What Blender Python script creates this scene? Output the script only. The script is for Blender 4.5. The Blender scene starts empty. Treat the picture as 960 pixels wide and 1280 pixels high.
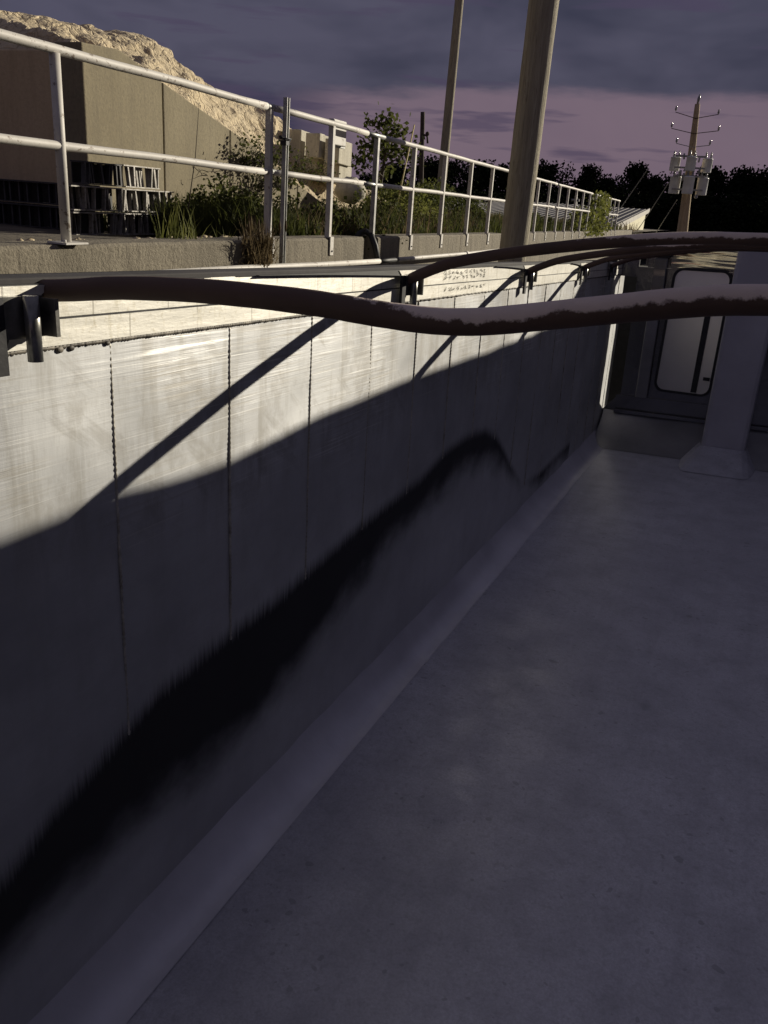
import bpy, math, random
from mathutils import Vector, Matrix, noise
R = math.radians
random.seed(7)
scene = bpy.context.scene
col = scene.collection

# ------------------------------------------------------------------ camera
CAMZ = 3.1                                   # eye height over the road
FPX = 1040.0
def nrm(v): return Vector(v).normalized()
# viewing directions of the world axes in camera space (x right, y down, z ahead)
_Y = nrm((420, -355, FPX)); _Z = -nrm((-197, 2814, FPX)); _Z = (_Z - _Y * _Z.dot(_Y)).normalized(); _X = _Y.cross(_Z)
W = Matrix((_X, _Y, _Z))                     # camera space -> world
_Yt = nrm((473, -320, FPX)); _Zt = -nrm((-255, 3560, FPX)); _Zt = (_Zt - _Yt * _Zt.dot(_Yt)).normalized(); _Xt = _Yt.cross(_Zt)
T3 = Matrix((_Xt, _Yt, _Zt))                 # camera space -> trailer space
cam_d = bpy.data.cameras.new('camera'); cam = bpy.data.objects.new('camera', cam_d); col.objects.link(cam)
cam_d.sensor_fit = 'VERTICAL'; cam_d.sensor_height = 24; cam_d.lens = 24 * FPX / 1280
cam_d.clip_end = 3000; cam_d.clip_start = 0.02
cr, cu, cb = W @ Vector((1, 0, 0)), W @ Vector((0, -1, 0)), W @ Vector((0, 0, -1))
cam.matrix_world = Matrix(((cr.x, cu.x, cb.x, 0), (cr.y, cu.y, cb.y, 0), (cr.z, cu.z, cb.z, CAMZ), (0, 0, 0, 1)))
scene.camera = cam
xt, yt, zt = W @ _Xt, W @ _Yt, W @ _Zt       # trailer axes in the world
TM = Matrix(((xt.x, yt.x, zt.x, 0), (xt.y, yt.y, zt.y, 0), (xt.z, yt.z, zt.z, CAMZ), (0, 0, 0, 1)))

# ------------------------------------------------------------------ sky, lamp light, exposure
scene.view_settings.view_transform = 'Standard'; scene.view_settings.look = 'None'
scene.view_settings.exposure = 0.0; scene.view_settings.gamma = 1.0
SUN_T = Vector((-1.0, -1.6, -0.6))           # travel of the light in trailer space
sd = (TM.to_3x3() @ SUN_T).normalized()
sl = bpy.data.lights.new('sun', 'SUN'); sl.energy = 5.0; sl.angle = R(0.32); sl.color = (1.0, 0.91, 0.75)
so = bpy.data.objects.new('sun', sl); col.objects.link(so)
so.rotation_euler = sd.to_track_quat('-Z', 'Y').to_euler()

world = bpy.data.worlds.new('World'); scene.world = world; world.use_nodes = True
nt = world.node_tree; nt.nodes.clear()
def N(t, kind, **kw):
    n = t.nodes.new(kind)
    for k, v in kw.items():
        if k.startswith('i_'):
            n.inputs[int(k[2:]) if k[2:].isdigit() else k[2:]].default_value = v
        else: setattr(n, k, v)
    return n
def ramp(t, fac, stops, interp='LINEAR'):
    r = t.nodes.new('ShaderNodeValToRGB'); r.color_ramp.interpolation = interp
    e = r.color_ramp.elements
    while len(e) < len(stops): e.new(0.5)
    for i, (p, c) in enumerate(stops):
        e[i].position = p; e[i].color = (c[0], c[1], c[2], 1) if hasattr(c, '__len__') else (c, c, c, 1)
    t.links.new(fac, r.inputs[0]); return r.outputs[0]
def mth(t, op, a, b=0.0, c=0.0, clamp=False):
    m = t.nodes.new('ShaderNodeMath'); m.operation = op; m.use_clamp = clamp
    for i, v in enumerate((a, b, c)):
        if isinstance(v, (int, float)): m.inputs[i].default_value = v
        else: t.links.new(v, m.inputs[i])
    return m.outputs[0]
def mix(t, f, a, b, blend='MIX'):
    m = t.nodes.new('ShaderNodeMix'); m.data_type = 'RGBA'; m.blend_type = blend
    for s, v in ((m.inputs[0], f), (m.inputs[6], a), (m.inputs[7], b)):
        if isinstance(v, (int, float)): s.default_value = v
        elif hasattr(v, '__len__'): s.default_value = (v[0], v[1], v[2], 1)
        else: t.links.new(v, s)
    return m.outputs[2]
def noise_n(t, vec, scale, detail=3, rough=0.55, dist=0.0):
    n = t.nodes.new('ShaderNodeTexNoise'); n.inputs['Scale'].default_value = scale
    n.inputs['Detail'].default_value = detail; n.inputs['Roughness'].default_value = rough
    n.inputs['Distortion'].default_value = dist
    t.links.new(vec, n.inputs['Vector']); return n.outputs['Fac']
def mapping(t, vec, scale=(1, 1, 1), loc=(0, 0, 0)):
    m = t.nodes.new('ShaderNodeMapping'); m.inputs['Scale'].default_value = scale; m.inputs['Location'].default_value = loc
    t.links.new(vec, m.inputs['Vector']); return m.outputs[0]

tc = N(nt, 'ShaderNodeTexCoord')
sep = N(nt, 'ShaderNodeSeparateXYZ'); nt.links.new(tc.outputs['Generated'], sep.inputs[0])
X, Yv, Zv = sep.outputs
az = mth(nt, 'ARCTAN2', X, Yv)               # 0 straight ahead, negative to the left
warp = noise_n(nt, mapping(nt, tc.outputs['Generated'], (3, 3, 14)), 1.6, 5, 0.6)
warp2 = noise_n(nt, mapping(nt, tc.outputs['Generated'], (2.4, 2.4, 5.5), (3, 1, 5)), 1.5, 4, 0.58, 0.3)
# height of the cloud base: lower towards the left
zz = mth(nt, 'ADD', Zv, mth(nt, 'MULTIPLY', mth(nt, 'SUBTRACT', warp, 0.5), 0.055))
zz = mth(nt, 'SUBTRACT', zz, mth(nt, 'MULTIPLY', mth(nt, 'ADD', az, 0.3), 0.03))
lowc = mix(nt, warp2, (0.118, 0.090, 0.135), (0.208, 0.150, 0.188))
left = ramp(nt, mth(nt, 'ADD', mth(nt, 'MULTIPLY', az, 1.0), mth(nt, 'ADD', 0.9, mth(nt, 'MULTIPLY', mth(nt, 'SUBTRACT', warp, 0.5), 0.12))), [(0.42, 0), (0.49, 1)])
lowc = mix(nt, left, (0.042, 0.040, 0.078), lowc)
cloud = mix(nt, ramp(nt, warp2, [(0.38, 0), (0.66, 1)]), (0.030, 0.032, 0.060), (0.080, 0.077, 0.120))
edge = ramp(nt, zz, [(0.108, 0), (0.126, 1)], 'EASE')
skyc = mix(nt, edge, lowc, cloud)
small = ramp(nt, noise_n(nt, mapping(nt, tc.outputs['Generated'], (4, 4, 38), (1, 7, 2)), 1.5, 4, 0.5), [(0.56, 0), (0.64, 1)])
skyc = mix(nt, mth(nt, 'MULTIPLY', small, 0.7), skyc, (0.065, 0.052, 0.098))
# paler dusk light overhead
up = ramp(nt, Zv, [(0.25, 0), (0.75, 1)])
zen = mix(nt, warp2, (0.092, 0.088, 0.132), (0.122, 0.117, 0.162))
skyc = mix(nt, up, skyc, zen)
nish = N(nt, 'ShaderNodeTexSky'); nish.sky_type = 'NISHITA'; nish.sun_disc = False
nish.sun_elevation = R(1.0); nish.sun_rotation = R(200)
skyc = mix(nt, 1.0, skyc, mix(nt, 1.0, nish.outputs[0], (0.004, 0.004, 0.004), 'MULTIPLY'), 'ADD')
bg = N(nt, 'ShaderNodeBackground'); bg.inputs['Strength'].default_value = 1.0
nt.links.new(skyc, bg.inputs[0])
wo = N(nt, 'ShaderNodeOutputWorld'); nt.links.new(bg.outputs[0], wo.inputs[0])

# ------------------------------------------------------------------ helpers
def tag(o, label=None, cat=None, group=None, kind=None):
    if label: o['label'] = label
    if cat: o['category'] = cat
    if group: o['group'] = group
    if kind: o['kind'] = kind
    return o
def empty(name, loc=(0, 0, 0), rz=0.0):
    o = bpy.data.objects.new(name, None); col.objects.link(o); o.location = loc; o.rotation_euler.z = rz
    o.empty_display_size = 0.2; return o
class MB:
    def __init__(s): s.v = []; s.f = []; s.sm = []
    def add(s, vs, fs, smooth=False):
        b = len(s.v); s.v += [tuple(x) for x in vs]; s.f += [tuple(b + i for i in f) for f in fs]; s.sm += [smooth] * len(fs)
    def box(s, x0, x1, y0, y1, z0, z1, M=None):
        vs = [Vector((x, y, z)) for z in (z0, z1) for y in (y0, y1) for x in (x0, x1)]
        if M: vs = [M @ v for v in vs]
        s.add(vs, [(0, 2, 3, 1), (4, 5, 7, 6), (0, 1, 5, 4), (2, 6, 7, 3), (0, 4, 6, 2), (1, 3, 7, 5)])
    def tube(s, pts, rad, n=12, cap=True, jit=0.0):
        pts = [Vector(p) for p in pts]
        if not hasattr(rad, '__len__'): rad = [rad] * len(pts)
        rings = []; prev = None
        for i, p in enumerate(pts):
            d = (pts[min(i + 1, len(pts) - 1)] - pts[max(i - 1, 0)]).normalized()
            if prev is None:
                a = Vector((0, 0, 1)) if abs(d.z) < 0.9 else Vector((1, 0, 0)); u = d.cross(a).normalized()
            else: u = (prev - d * prev.dot(d)).normalized()
            prev = u; w = d.cross(u)
            rings.append([p + (u * math.cos(2 * math.pi * k / n) + w * math.sin(2 * math.pi * k / n)) * rad[i] * (1 + (random.uniform(-jit, jit) if jit else 0)) for k in range(n)])
        vs = [v for r in rings for v in r]; fs = []
        for i in range(len(pts) - 1):
            for k in range(n):
                fs.append((i * n + k, i * n + (k + 1) % n, (i + 1) * n + (k + 1) % n, (i + 1) * n + k))
        s.add(vs, fs, True)
        if cap:
            b = len(s.v) - len(vs)
            s.f.append(tuple(b + k for k in reversed(range(n)))); s.sm.append(False)
            s.f.append(tuple(b + (len(pts) - 1) * n + k for k in range(n))); s.sm.append(False)
    def grid(s, nu, nv, fn, smooth=True, flip=False):
        vs = [fn(i / nu, j / nv) for j in range(nv + 1) for i in range(nu + 1)]; fs = []
        for j in range(nv):
            for i in range(nu):
                a = j * (nu + 1) + i; q = (a, a + 1, a + nu + 2, a + nu + 1)
                fs.append(tuple(reversed(q)) if flip else q)
        s.add(vs, fs, smooth)
    def prism(s, poly, y0, y1, axis='y', M=None):
        n = len(poly)
        def mk(a, b, t): return Vector((a, t, b)) if axis == 'y' else (Vector((t, a, b)) if axis == 'x' else Vector((a, b, t)))
        vs = [mk(a, b, y0) for a, b in poly] + [mk(a, b, y1) for a, b in poly]
        if M: vs = [M @ v for v in vs]
        s.add(vs, [tuple(range(n)), tuple(reversed(range(n, 2 * n)))] + [(i, n + i, n + (i + 1) % n, (i + 1) % n) for i in range(n)])
    def blob(s, c, r, n=8, m=6, sc=(1, 1, 1), jit=0.0):
        c = Vector(c); vs = []; fs = []
        for j in range(m + 1):
            th = math.pi * j / m
            for i in range(n):
                ph = 2 * math.pi * i / n; k = r * (1 + (random.uniform(-jit, jit)))
                vs.append(c + Vector((math.sin(th) * math.cos(ph) * sc[0], math.sin(th) * math.sin(ph) * sc[1], math.cos(th) * sc[2])) * k)
        for j in range(m):
            for i in range(n): fs.append((j * n + i, (j + 1) * n + i, (j + 1) * n + (i + 1) % n, j * n + (i + 1) % n))
        s.add(vs, fs, True)
    def leaf(s, p, size, up=0.3):
        a = Vector((random.gauss(0, 1), random.gauss(0, 1), random.gauss(0, 1) + up)).normalized()
        b = a.cross(Vector((random.gauss(0, 1), random.gauss(0, 1), random.gauss(0, 1)))).normalized()
        p = Vector(p); h = size * random.uniform(0.6, 1.25); w = h * 0.42
        s.add([p, p + a * h * 0.5 + b * w, p + a * h, p + a * h * 0.5 - b * w], [(0, 1, 2, 3)])
    def blade(s, p, h, w, lean, segs=4):
        p = Vector(p); d = Vector(lean); side = Vector((-d.y, d.x, 0)); side = side.normalized() if side.length > 1e-4 else Vector((1, 0, 0))
        vs = []
        for i in range(segs + 1):
            t = i / segs; c = p + Vector((0, 0, h * (t - 0.22 * t * t * min(1.5, d.length)))) + d * h * t * t
            ww = w * (1 - t) ** 0.7 * 0.5 + 0.0004
            vs += [c - side * ww, c + side * ww]
        s.add(vs, [(2 * i, 2 * i + 1, 2 * i + 3, 2 * i + 2) for i in range(segs)])
    def build(s, name, mat, parent=None, loc=None, bevel=0.0):
        me = bpy.data.meshes.new(name); me.from_pydata(s.v, [], s.f); me.update()
        me.polygons.foreach_set('use_smooth', s.sm)
        me.materials.append(mat)
        o = bpy.data.objects.new(name, me); col.objects.link(o)
        if parent: o.parent = parent
        if loc: o.location = loc
        if bevel:
            b = o.modifiers.new('bevel', 'BEVEL'); b.width = bevel; b.segments = 2; b.limit_method = 'ANGLE'
        return o

# ------------------------------------------------------------------ materials
def material(name, rough=0.6, metal=0.0, color=(0.5, 0.5, 0.5)):
    m = bpy.data.materials.new(name); m.use_nodes = True; t = m.node_tree
    b = t.nodes['Principled BSDF']; b.inputs['Roughness'].default_value = rough; b.inputs['Metallic'].default_value = metal
    b.inputs['Base Color'].default_value = (*color, 1)
    return m, t, b
def bump(t, b, h, strength=0.3, dist=0.01):
    n = t.nodes.new('ShaderNodeBump'); n.inputs['Strength'].default_value = strength; n.inputs['Distance'].default_value = dist
    t.links.new(h, n.inputs['Height']); t.links.new(n.outputs[0], b.inputs['Normal'])
def objc(t):
    return N(t, 'ShaderNodeTexCoord').outputs['Object']
def mottled(name, c1, c2, scale=3, rough=0.8, metal=0.0, bs=0.3, bscale=30, bdist=0.01, c3=None, detail=6, vscale=(1, 1, 1), lo=0.35, hi=0.65):
    m, t, b = material(name, rough, metal)
    v = mapping(t, objc(t), vscale)
    n1 = noise_n(t, v, scale, detail, 0.6)
    c = mix(t, ramp(t, n1, [(lo, 0), (hi, 1)]), c1, c2)
    if c3:
        n3 = noise_n(t, mapping(t, v, (1, 1, 1), (5, 3, 1)), scale * 4.3, 5, 0.65)
        c = mix(t, ramp(t, n3, [(0.55, 0), (0.66, 1)]), c, c3)
    t.links.new(c, b.inputs['Base Color'])
    n2 = noise_n(t, v, bscale, 4, 0.6)
    bump(t, b, n2, bs, bdist)
    return m

def side_metal():
    m, t, b = material('side_wall_aluminium', 0.42, 0.6)
    o = objc(t)
    broad = noise_n(t, mapping(t, o, (1, 0.9, 1.3)), 2.2, 5, 0.6)
    vert = noise_n(t, mapping(t, o, (1, 9, 1.1)), 1.6, 5, 0.65)          # vertical drag marks
    horiz = noise_n(t, mapping(t, o, (1, 1.1, 46)), 1.7, 4, 0.7)          # long scratches
    fine = noise_n(t, mapping(t, o, (1, 2.0, 150)), 1.4, 3, 0.7)
    rot = N(t, 'ShaderNodeMapping'); rot.inputs['Rotation'].default_value = (R(38), 0, 0); rot.inputs['Scale'].default_value = (1, 1, 1); t.links.new(o, rot.inputs['Vector'])
    diag = noise_n(t, mapping(t, rot.outputs[0], (1, 2.0, 13)), 1.5, 5, 0.6)
    patch = ramp(t, noise_n(t, mapping(t, o, (1, 1.2, 1.6), (0, 3.3, 1)), 1.6, 3, 0.5), [(0.42, 0.12), (0.6, 1)])
    sz = N(t, 'ShaderNodeSeparateXYZ'); t.links.new(o, sz.inputs[0])
    hi_ = ramp(t, mth(t, 'ADD', mth(t, 'ADD', sz.outputs[2], 1.0), mth(t, 'MULTIPLY', mth(t, 'SUBTRACT', broad, 0.5), 0.3)), [(0.32, 0.06), (0.52, 1)])
    patch = mth(t, 'MULTIPLY', patch, hi_)
    blot = noise_n(t, mapping(t, o, (1, 1.6, 1.2), (4, 4, 4)), 6.0, 6, 0.7)
    c = mix(t, ramp(t, broad, [(0.3, 0), (0.7, 1)]), (0.35, 0.357, 0.365), (0.57, 0.58, 0.588))
    c = mix(t, mth(t, 'MULTIPLY', ramp(t, vert, [(0.49, 0), (0.64, 1)]), mth(t, 'ADD', 0.08, mth(t, 'MULTIPLY', hi_, 0.55))), c, (0.29, 0.28, 0.255))
    c = mix(t, mth(t, 'MULTIPLY', ramp(t, blot, [(0.49, 0), (0.62, 1)]), mth(t, 'ADD', 0.08, mth(t, 'MULTIPLY', hi_, 0.5))), c, (0.30, 0.29, 0.27))
    c = mix(t, mth(t, 'MULTIPLY', ramp(t, diag, [(0.59, 0), (0.68, 1)]), mth(t, 'MULTIPLY', hi_, 0.45)), c, (0.28, 0.27, 0.25))
    sc = ramp(t, horiz, [(0.56, 0), (0.68, 1)])
    sc2 = mth(t, 'MULTIPLY', mth(t, 'MULTIPLY', sc, patch), ramp(t, fine, [(0.47, 0), (0.6, 1)]))
    c = mix(t, mth(t, 'MULTIPLY', sc2, 0.75), c, (0.95, 0.95, 0.93))
    sc3 = mth(t, 'MULTIPLY', ramp(t, noise_n(t, mapping(t, o, (1, 0.8, 95), (0, 8, 3)), 1.9, 3, 0.6), [(0.60, 0), (0.64, 1)]), patch)
    sc2 = mth(t, 'MAXIMUM', sc2, sc3)
    c = mix(t, mth(t, 'MULTIPLY', sc3, 0.7), c, (0.95, 0.95, 0.93))
    drk = mth(t, 'MULTIPLY', mth(t, 'MULTIPLY', ramp(t, noise_n(t, mapping(t, o, (1, 1.3, 60), (0, 4, 2)), 1.8, 4, 0.7), [(0.53, 0), (0.62, 1)]), patch), 0.6)
    c = mix(t, drk, c, (0.33, 0.31, 0.27))
    # dark band along the lower wall, ragged at its upper edge
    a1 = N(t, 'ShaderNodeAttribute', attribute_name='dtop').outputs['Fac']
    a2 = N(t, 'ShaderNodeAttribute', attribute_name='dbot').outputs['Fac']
    band_edge_noise = noise_n(t, mapping(t, o, (1, 75, 2.5)), 1.8, 3, 0.6)
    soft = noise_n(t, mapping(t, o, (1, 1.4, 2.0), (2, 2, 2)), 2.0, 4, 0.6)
    t1 = mth(t, 'ADD', a1, mth(t, 'MULTIPLY', mth(t, 'SUBTRACT', band_edge_noise, 0.5), 0.06))
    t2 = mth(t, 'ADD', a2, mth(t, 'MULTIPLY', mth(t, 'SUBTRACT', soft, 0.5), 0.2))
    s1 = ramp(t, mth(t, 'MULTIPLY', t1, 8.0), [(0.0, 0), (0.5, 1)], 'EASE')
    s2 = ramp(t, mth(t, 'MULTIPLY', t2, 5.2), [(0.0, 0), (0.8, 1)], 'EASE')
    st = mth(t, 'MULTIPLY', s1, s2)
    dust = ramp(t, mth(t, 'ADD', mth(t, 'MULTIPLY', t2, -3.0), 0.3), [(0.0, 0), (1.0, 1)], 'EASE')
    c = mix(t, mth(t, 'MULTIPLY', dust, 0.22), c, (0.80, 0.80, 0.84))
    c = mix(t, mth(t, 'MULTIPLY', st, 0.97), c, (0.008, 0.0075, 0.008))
    t.links.new(c, b.inputs['Base Color'])
    rg = mth(t, 'ADD', 0.36, mth(t, 'MULTIPLY', broad, 0.16))
    rg = mth(t, 'SUBTRACT', rg, mth(t, 'MULTIPLY', sc2, 0.12))
    rg = mth(t, 'ADD', rg, mth(t, 'MULTIPLY', st, 0.3), 0, True)
    t.links.new(rg, b.inputs['Roughness'])
    t.links.new(mth(t, 'MULTIPLY', mth(t, 'SUBTRACT', 1.0, st), mth(t, 'ADD', 0.30, mth(t, 'MULTIPLY', sc2, 0.5))), b.inputs['Metallic'])
    h = mth(t, 'ADD', mth(t, 'MULTIPLY', mth(t, 'MULTIPLY', horiz, patch), 0.6), mth(t, 'MULTIPLY', mth(t, 'MULTIPLY', fine, patch), 0.35))
    h = mth(t, 'ADD', h, mth(t, 'MULTIPLY', vert, 0.35)); h = mth(t, 'ADD', h, mth(t, 'MULTIPLY', blot, 0.25))
    bump(t, b, h, 0.22, 0.006)
    b.inputs['Anisotropic'].default_value = 0.6
    tg = N(t, 'ShaderNodeCombineXYZ'); tg.inputs[2].default_value = 1.0; t.links.new(tg.outputs[0], b.inputs['Tangent'])
    return m
M = {}
M['side'] = side_metal()
def band_mat():
    m, t, b = material('upper_rail_aluminium', 0.42, 0.45); o = objc(t)
    n1 = noise_n(t, mapping(t, o, (1, 1.5, 9)), 2.5, 5, 0.6); n2 = noise_n(t, mapping(t, o, (1, 7, 3)), 5, 6, 0.7); n3 = noise_n(t, o, 60, 4, 0.7)
    c = mix(t, ramp(t, n1, [(0.3, 0), (0.7, 1)]), (0.58, 0.565, 0.51), (0.78, 0.76, 0.69))
    c = mix(t, mth(t, 'MULTIPLY', ramp(t, n2, [(0.53, 0), (0.66, 1)]), 0.45), c, (0.42, 0.38, 0.27))
    c = mix(t, mth(t, 'MULTIPLY', ramp(t, n3, [(0.58, 0), (0.66, 1)]), 0.35), c, (0.36, 0.31, 0.2))
    s = N(t, 'ShaderNodeSeparateXYZ'); t.links.new(o, s.inputs[0])
    row = mth(t, 'MULTIPLY', mth(t, 'GREATER_THAN', s.outputs[2], -0.165), 0.43)
    fr = mth(t, 'FRACT', mth(t, 'ADD', mth(t, 'MULTIPLY', s.outputs[1], 4.6), row))
    ln = mth(t, 'MULTIPLY', mth(t, 'LESS_THAN', fr, 0.018), ramp(t, noise_n(t, o, 9, 2), [(0.4, 0), (0.5, 1)]))
    c = mix(t, mth(t, 'MULTIPLY', ln, 0.55), c, (0.2, 0.18, 0.14))
    t.links.new(c, b.inputs['Base Color']); bump(t, b, mth(t, 'ADD', mth(t, 'SUBTRACT', n1, mth(t, 'MULTIPLY', ln, 0.5)), mth(t, 'MULTIPLY', n3, 0.2)), 0.3, 0.005)
    b.inputs['Anisotropic'].default_value = 0.5; b.inputs['Metallic'].default_value = 0.3
    tg = N(t, 'ShaderNodeCombineXYZ'); tg.inputs[2].default_value = 1.0; t.links.new(tg.outputs[0], b.inputs['Tangent'])
    return m
M['band'] = band_mat()
M['cap'] = mottled('rail_cap_paint', (0.018, 0.016, 0.018), (0.05, 0.046, 0.047), 4, 0.85, 0.0, 0.2, 40, 0.004)
M['weld'] = mottled('weld_bead', (0.40, 0.37, 0.31), (0.66, 0.63, 0.57), 40, 0.5, 0.2, 0.3, 90, 0.003)
M['weldd'] = mottled('grimy_weld', (0.26, 0.24, 0.20), (0.60, 0.57, 0.50), 26, 0.5, 0.2, 0.3, 90, 0.003)
M['weldg'] = mottled('dirty_long_weld', (0.05, 0.042, 0.032), (0.30, 0.27, 0.22), 18, 0.6, 0.1, 0.3, 90, 0.003, lo=0.42, hi=0.7)
M['bracket'] = mottled('bow_bracket_steel', (0.10, 0.10, 0.095), (0.34, 0.335, 0.31), 14, 0.32, 0.8, 0.2, 60, 0.002)
M['dark'] = mottled('dark_steel', (0.015, 0.015, 0.017), (0.04, 0.04, 0.043), 8, 0.5, 0.4, 0.2, 60, 0.003)
M['slope'] = mottled('dirty_foot_plate', (0.20, 0.20, 0.21), (0.32, 0.315, 0.33), 2.2, 0.45, 0.2, 0.2, 30, 0.004)
M['rubber'] = mottled('black_rubber', (0.012, 0.012, 0.012), (0.028, 0.028, 0.028), 20, 0.6, 0, 0.2, 80, 0.002)

def floor_metal():
    m, t, b = material('bed_floor_metal', 0.5, 0.25)
    o = objc(t)
    broad = noise_n(t, mapping(t, o, (1, 0.55, 1)), 1.3, 5, 0.55)
    mid = noise_n(t, mapping(t, o, (1, 1, 1), (4, 0, 0)), 5.5, 6, 0.6)
    c = mix(t, ramp(t, broad, [(0.3, 0), (0.7, 1)]), (0.50, 0.50, 0.56), (0.70, 0.70, 0.775))
    c = mix(t, mth(t, 'MULTIPLY', ramp(t, mid, [(0.42, 0), (0.68, 1)]), 0.5), c, (0.36, 0.36, 0.41))
    # pock marks gathered in patches
    v = t.nodes.new('ShaderNodeTexVoronoi'); v.inputs['Scale'].default_value = 17; v.inputs['Randomness'].default_value = 1
    wv = t.nodes.new('ShaderNodeVectorMath'); wv.operation = 'ADD'
    nn = t.nodes.new('ShaderNodeTexNoise'); nn.inputs['Scale'].default_value = 22; t.links.new(o, nn.inputs['Vector'])
    sc = t.nodes.new('ShaderNodeVectorMath'); sc.operation = 'SCALE'; sc.inputs['Scale'].default_value = 0.045
    t.links.new(nn.outputs['Color'], sc.inputs[0]); t.links.new(o, wv.inputs[0]); t.links.new(sc.outputs[0], wv.inputs[1])
    t.links.new(wv.outputs[0], v.inputs['Vector'])
    cell = t.nodes.new('ShaderNodeSeparateColor'); t.links.new(v.outputs['Color'], cell.inputs[0])
    patch = ramp(t, noise_n(t, mapping(t, o, (1, 1, 1), (1.3, 2.2, 0)), 1.9, 3, 0.5), [(0.47, 0), (0.62, 1)])
    thr = mth(t, 'MULTIPLY', mth(t, 'MULTIPLY', cell.outputs[0], cell.outputs[1]), 0.36)
    spot = mth(t, 'GREATER_THAN', thr, mth(t, 'ADD', v.outputs['Distance'], mth(t, 'MULTIPLY', mth(t, 'SUBTRACT', 1.0, patch), 0.22)))
    c = mix(t, mth(t, 'MULTIPLY', spot, 0.42), c, (0.16, 0.16, 0.18))
    # a few larger soft scars
    v2 = t.nodes.new('ShaderNodeTexVoronoi'); v2.inputs['Scale'].default_value = 3.4; t.links.new(wv.outputs[0], v2.inputs['Vector'])
    big = ramp(t, v2.outputs['Distance'], [(0.02, 1), (0.12, 0)], 'EASE')
    c = mix(t, mth(t, 'MULTIPLY', mth(t, 'MULTIPLY', big, ramp(t, mid, [(0.45, 0), (0.6, 1)])), 0.4), c, (0.2, 0.2, 0.22))
    v3 = t.nodes.new('ShaderNodeTexVoronoi'); v3.inputs['Scale'].default_value = 34; t.links.new(wv.outputs[0], v3.inputs['Vector'])
    c3_ = t.nodes.new('ShaderNodeSeparateColor'); t.links.new(v3.outputs['Color'], c3_.inputs[0])
    sp3 = mth(t, 'GREATER_THAN', mth(t, 'MULTIPLY', mth(t, 'POWER', c3_.outputs[0], 3.0), 0.36), mth(t, 'ADD', v3.outputs['Distance'], mth(t, 'MULTIPLY', mth(t, 'SUBTRACT', 1.0, ramp(t, noise_n(t, o, 2.6, 3), [(0.42, 0), (0.6, 1)])), 0.2)))
    c = mix(t, mth(t, 'MULTIPLY', sp3, 0.4), c, (0.17, 0.17, 0.2))
    grain = noise_n(t, o, 150, 2, 0.8)
    c = mix(t, mth(t, 'MULTIPLY', ramp(t, grain, [(0.35, 0), (0.65, 1)]), 0.4), c, (0.32, 0.32, 0.37))
    g2 = noise_n(t, o, 42, 4, 0.75)
    c = mix(t, mth(t, 'MULTIPLY', ramp(t, g2, [(0.5, 0), (0.66, 1)]), 0.35), c, (0.30, 0.30, 0.34))
    c = mix(t, mth(t, 'MULTIPLY', ramp(t, noise_n(t, mapping(t, o, (6, 0.5, 1), (3, 0, 0)), 1.7, 5, 0.65), [(0.5, 0), (0.75, 1)]), 0.25), c, (0.28, 0.28, 0.33))
    t.links.new(c, b.inputs['Base Color'])
    t.links.new(mth(t, 'ADD', 0.36, mth(t, 'MULTIPLY', mid, 0.28)), b.inputs['Roughness'])
    fine = noise_n(t, o, 70, 4, 0.6)
    bump(t, b, mth(t, 'ADD', mth(t, 'MULTIPLY', fine, 0.25), mth(t, 'SUBTRACT', mid, mth(t, 'MULTIPLY', spot, 0.4))), 0.25, 0.006)
    return m
M['floor'] = floor_metal()
M['chamfer'] = mottled('chamfer_strip_metal', (0.52, 0.515, 0.57), (0.68, 0.675, 0.74), 2.0, 0.45, 0.3, 0.15, 60, 0.004)
M['bulk'] = mottled('bulkhead_metal', (0.16, 0.16, 0.17), (0.27, 0.27, 0.28), 1.4, 0.22, 0.85, 0.35, 2.2, 0.03)
M['polish'] = mottled('polished_plate', (0.86, 0.78, 0.60), (0.96, 0.90, 0.74), 3, 0.07, 1.0, 0.02, 3, 0.005, vscale=(0.7, 1, 7))
M['hoist'] = mottled('hoist_housing_paint', (0.46, 0.45, 0.50), (0.57, 0.56, 0.62), 2, 0.5, 0.2, 0.15, 30, 0.004)
M['pane'] = mottled('grey_panel', (0.78, 0.77, 0.73), (0.9, 0.88, 0.84), 1.2, 0.3, 0.75, 0.08, 3, 0.01)

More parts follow.
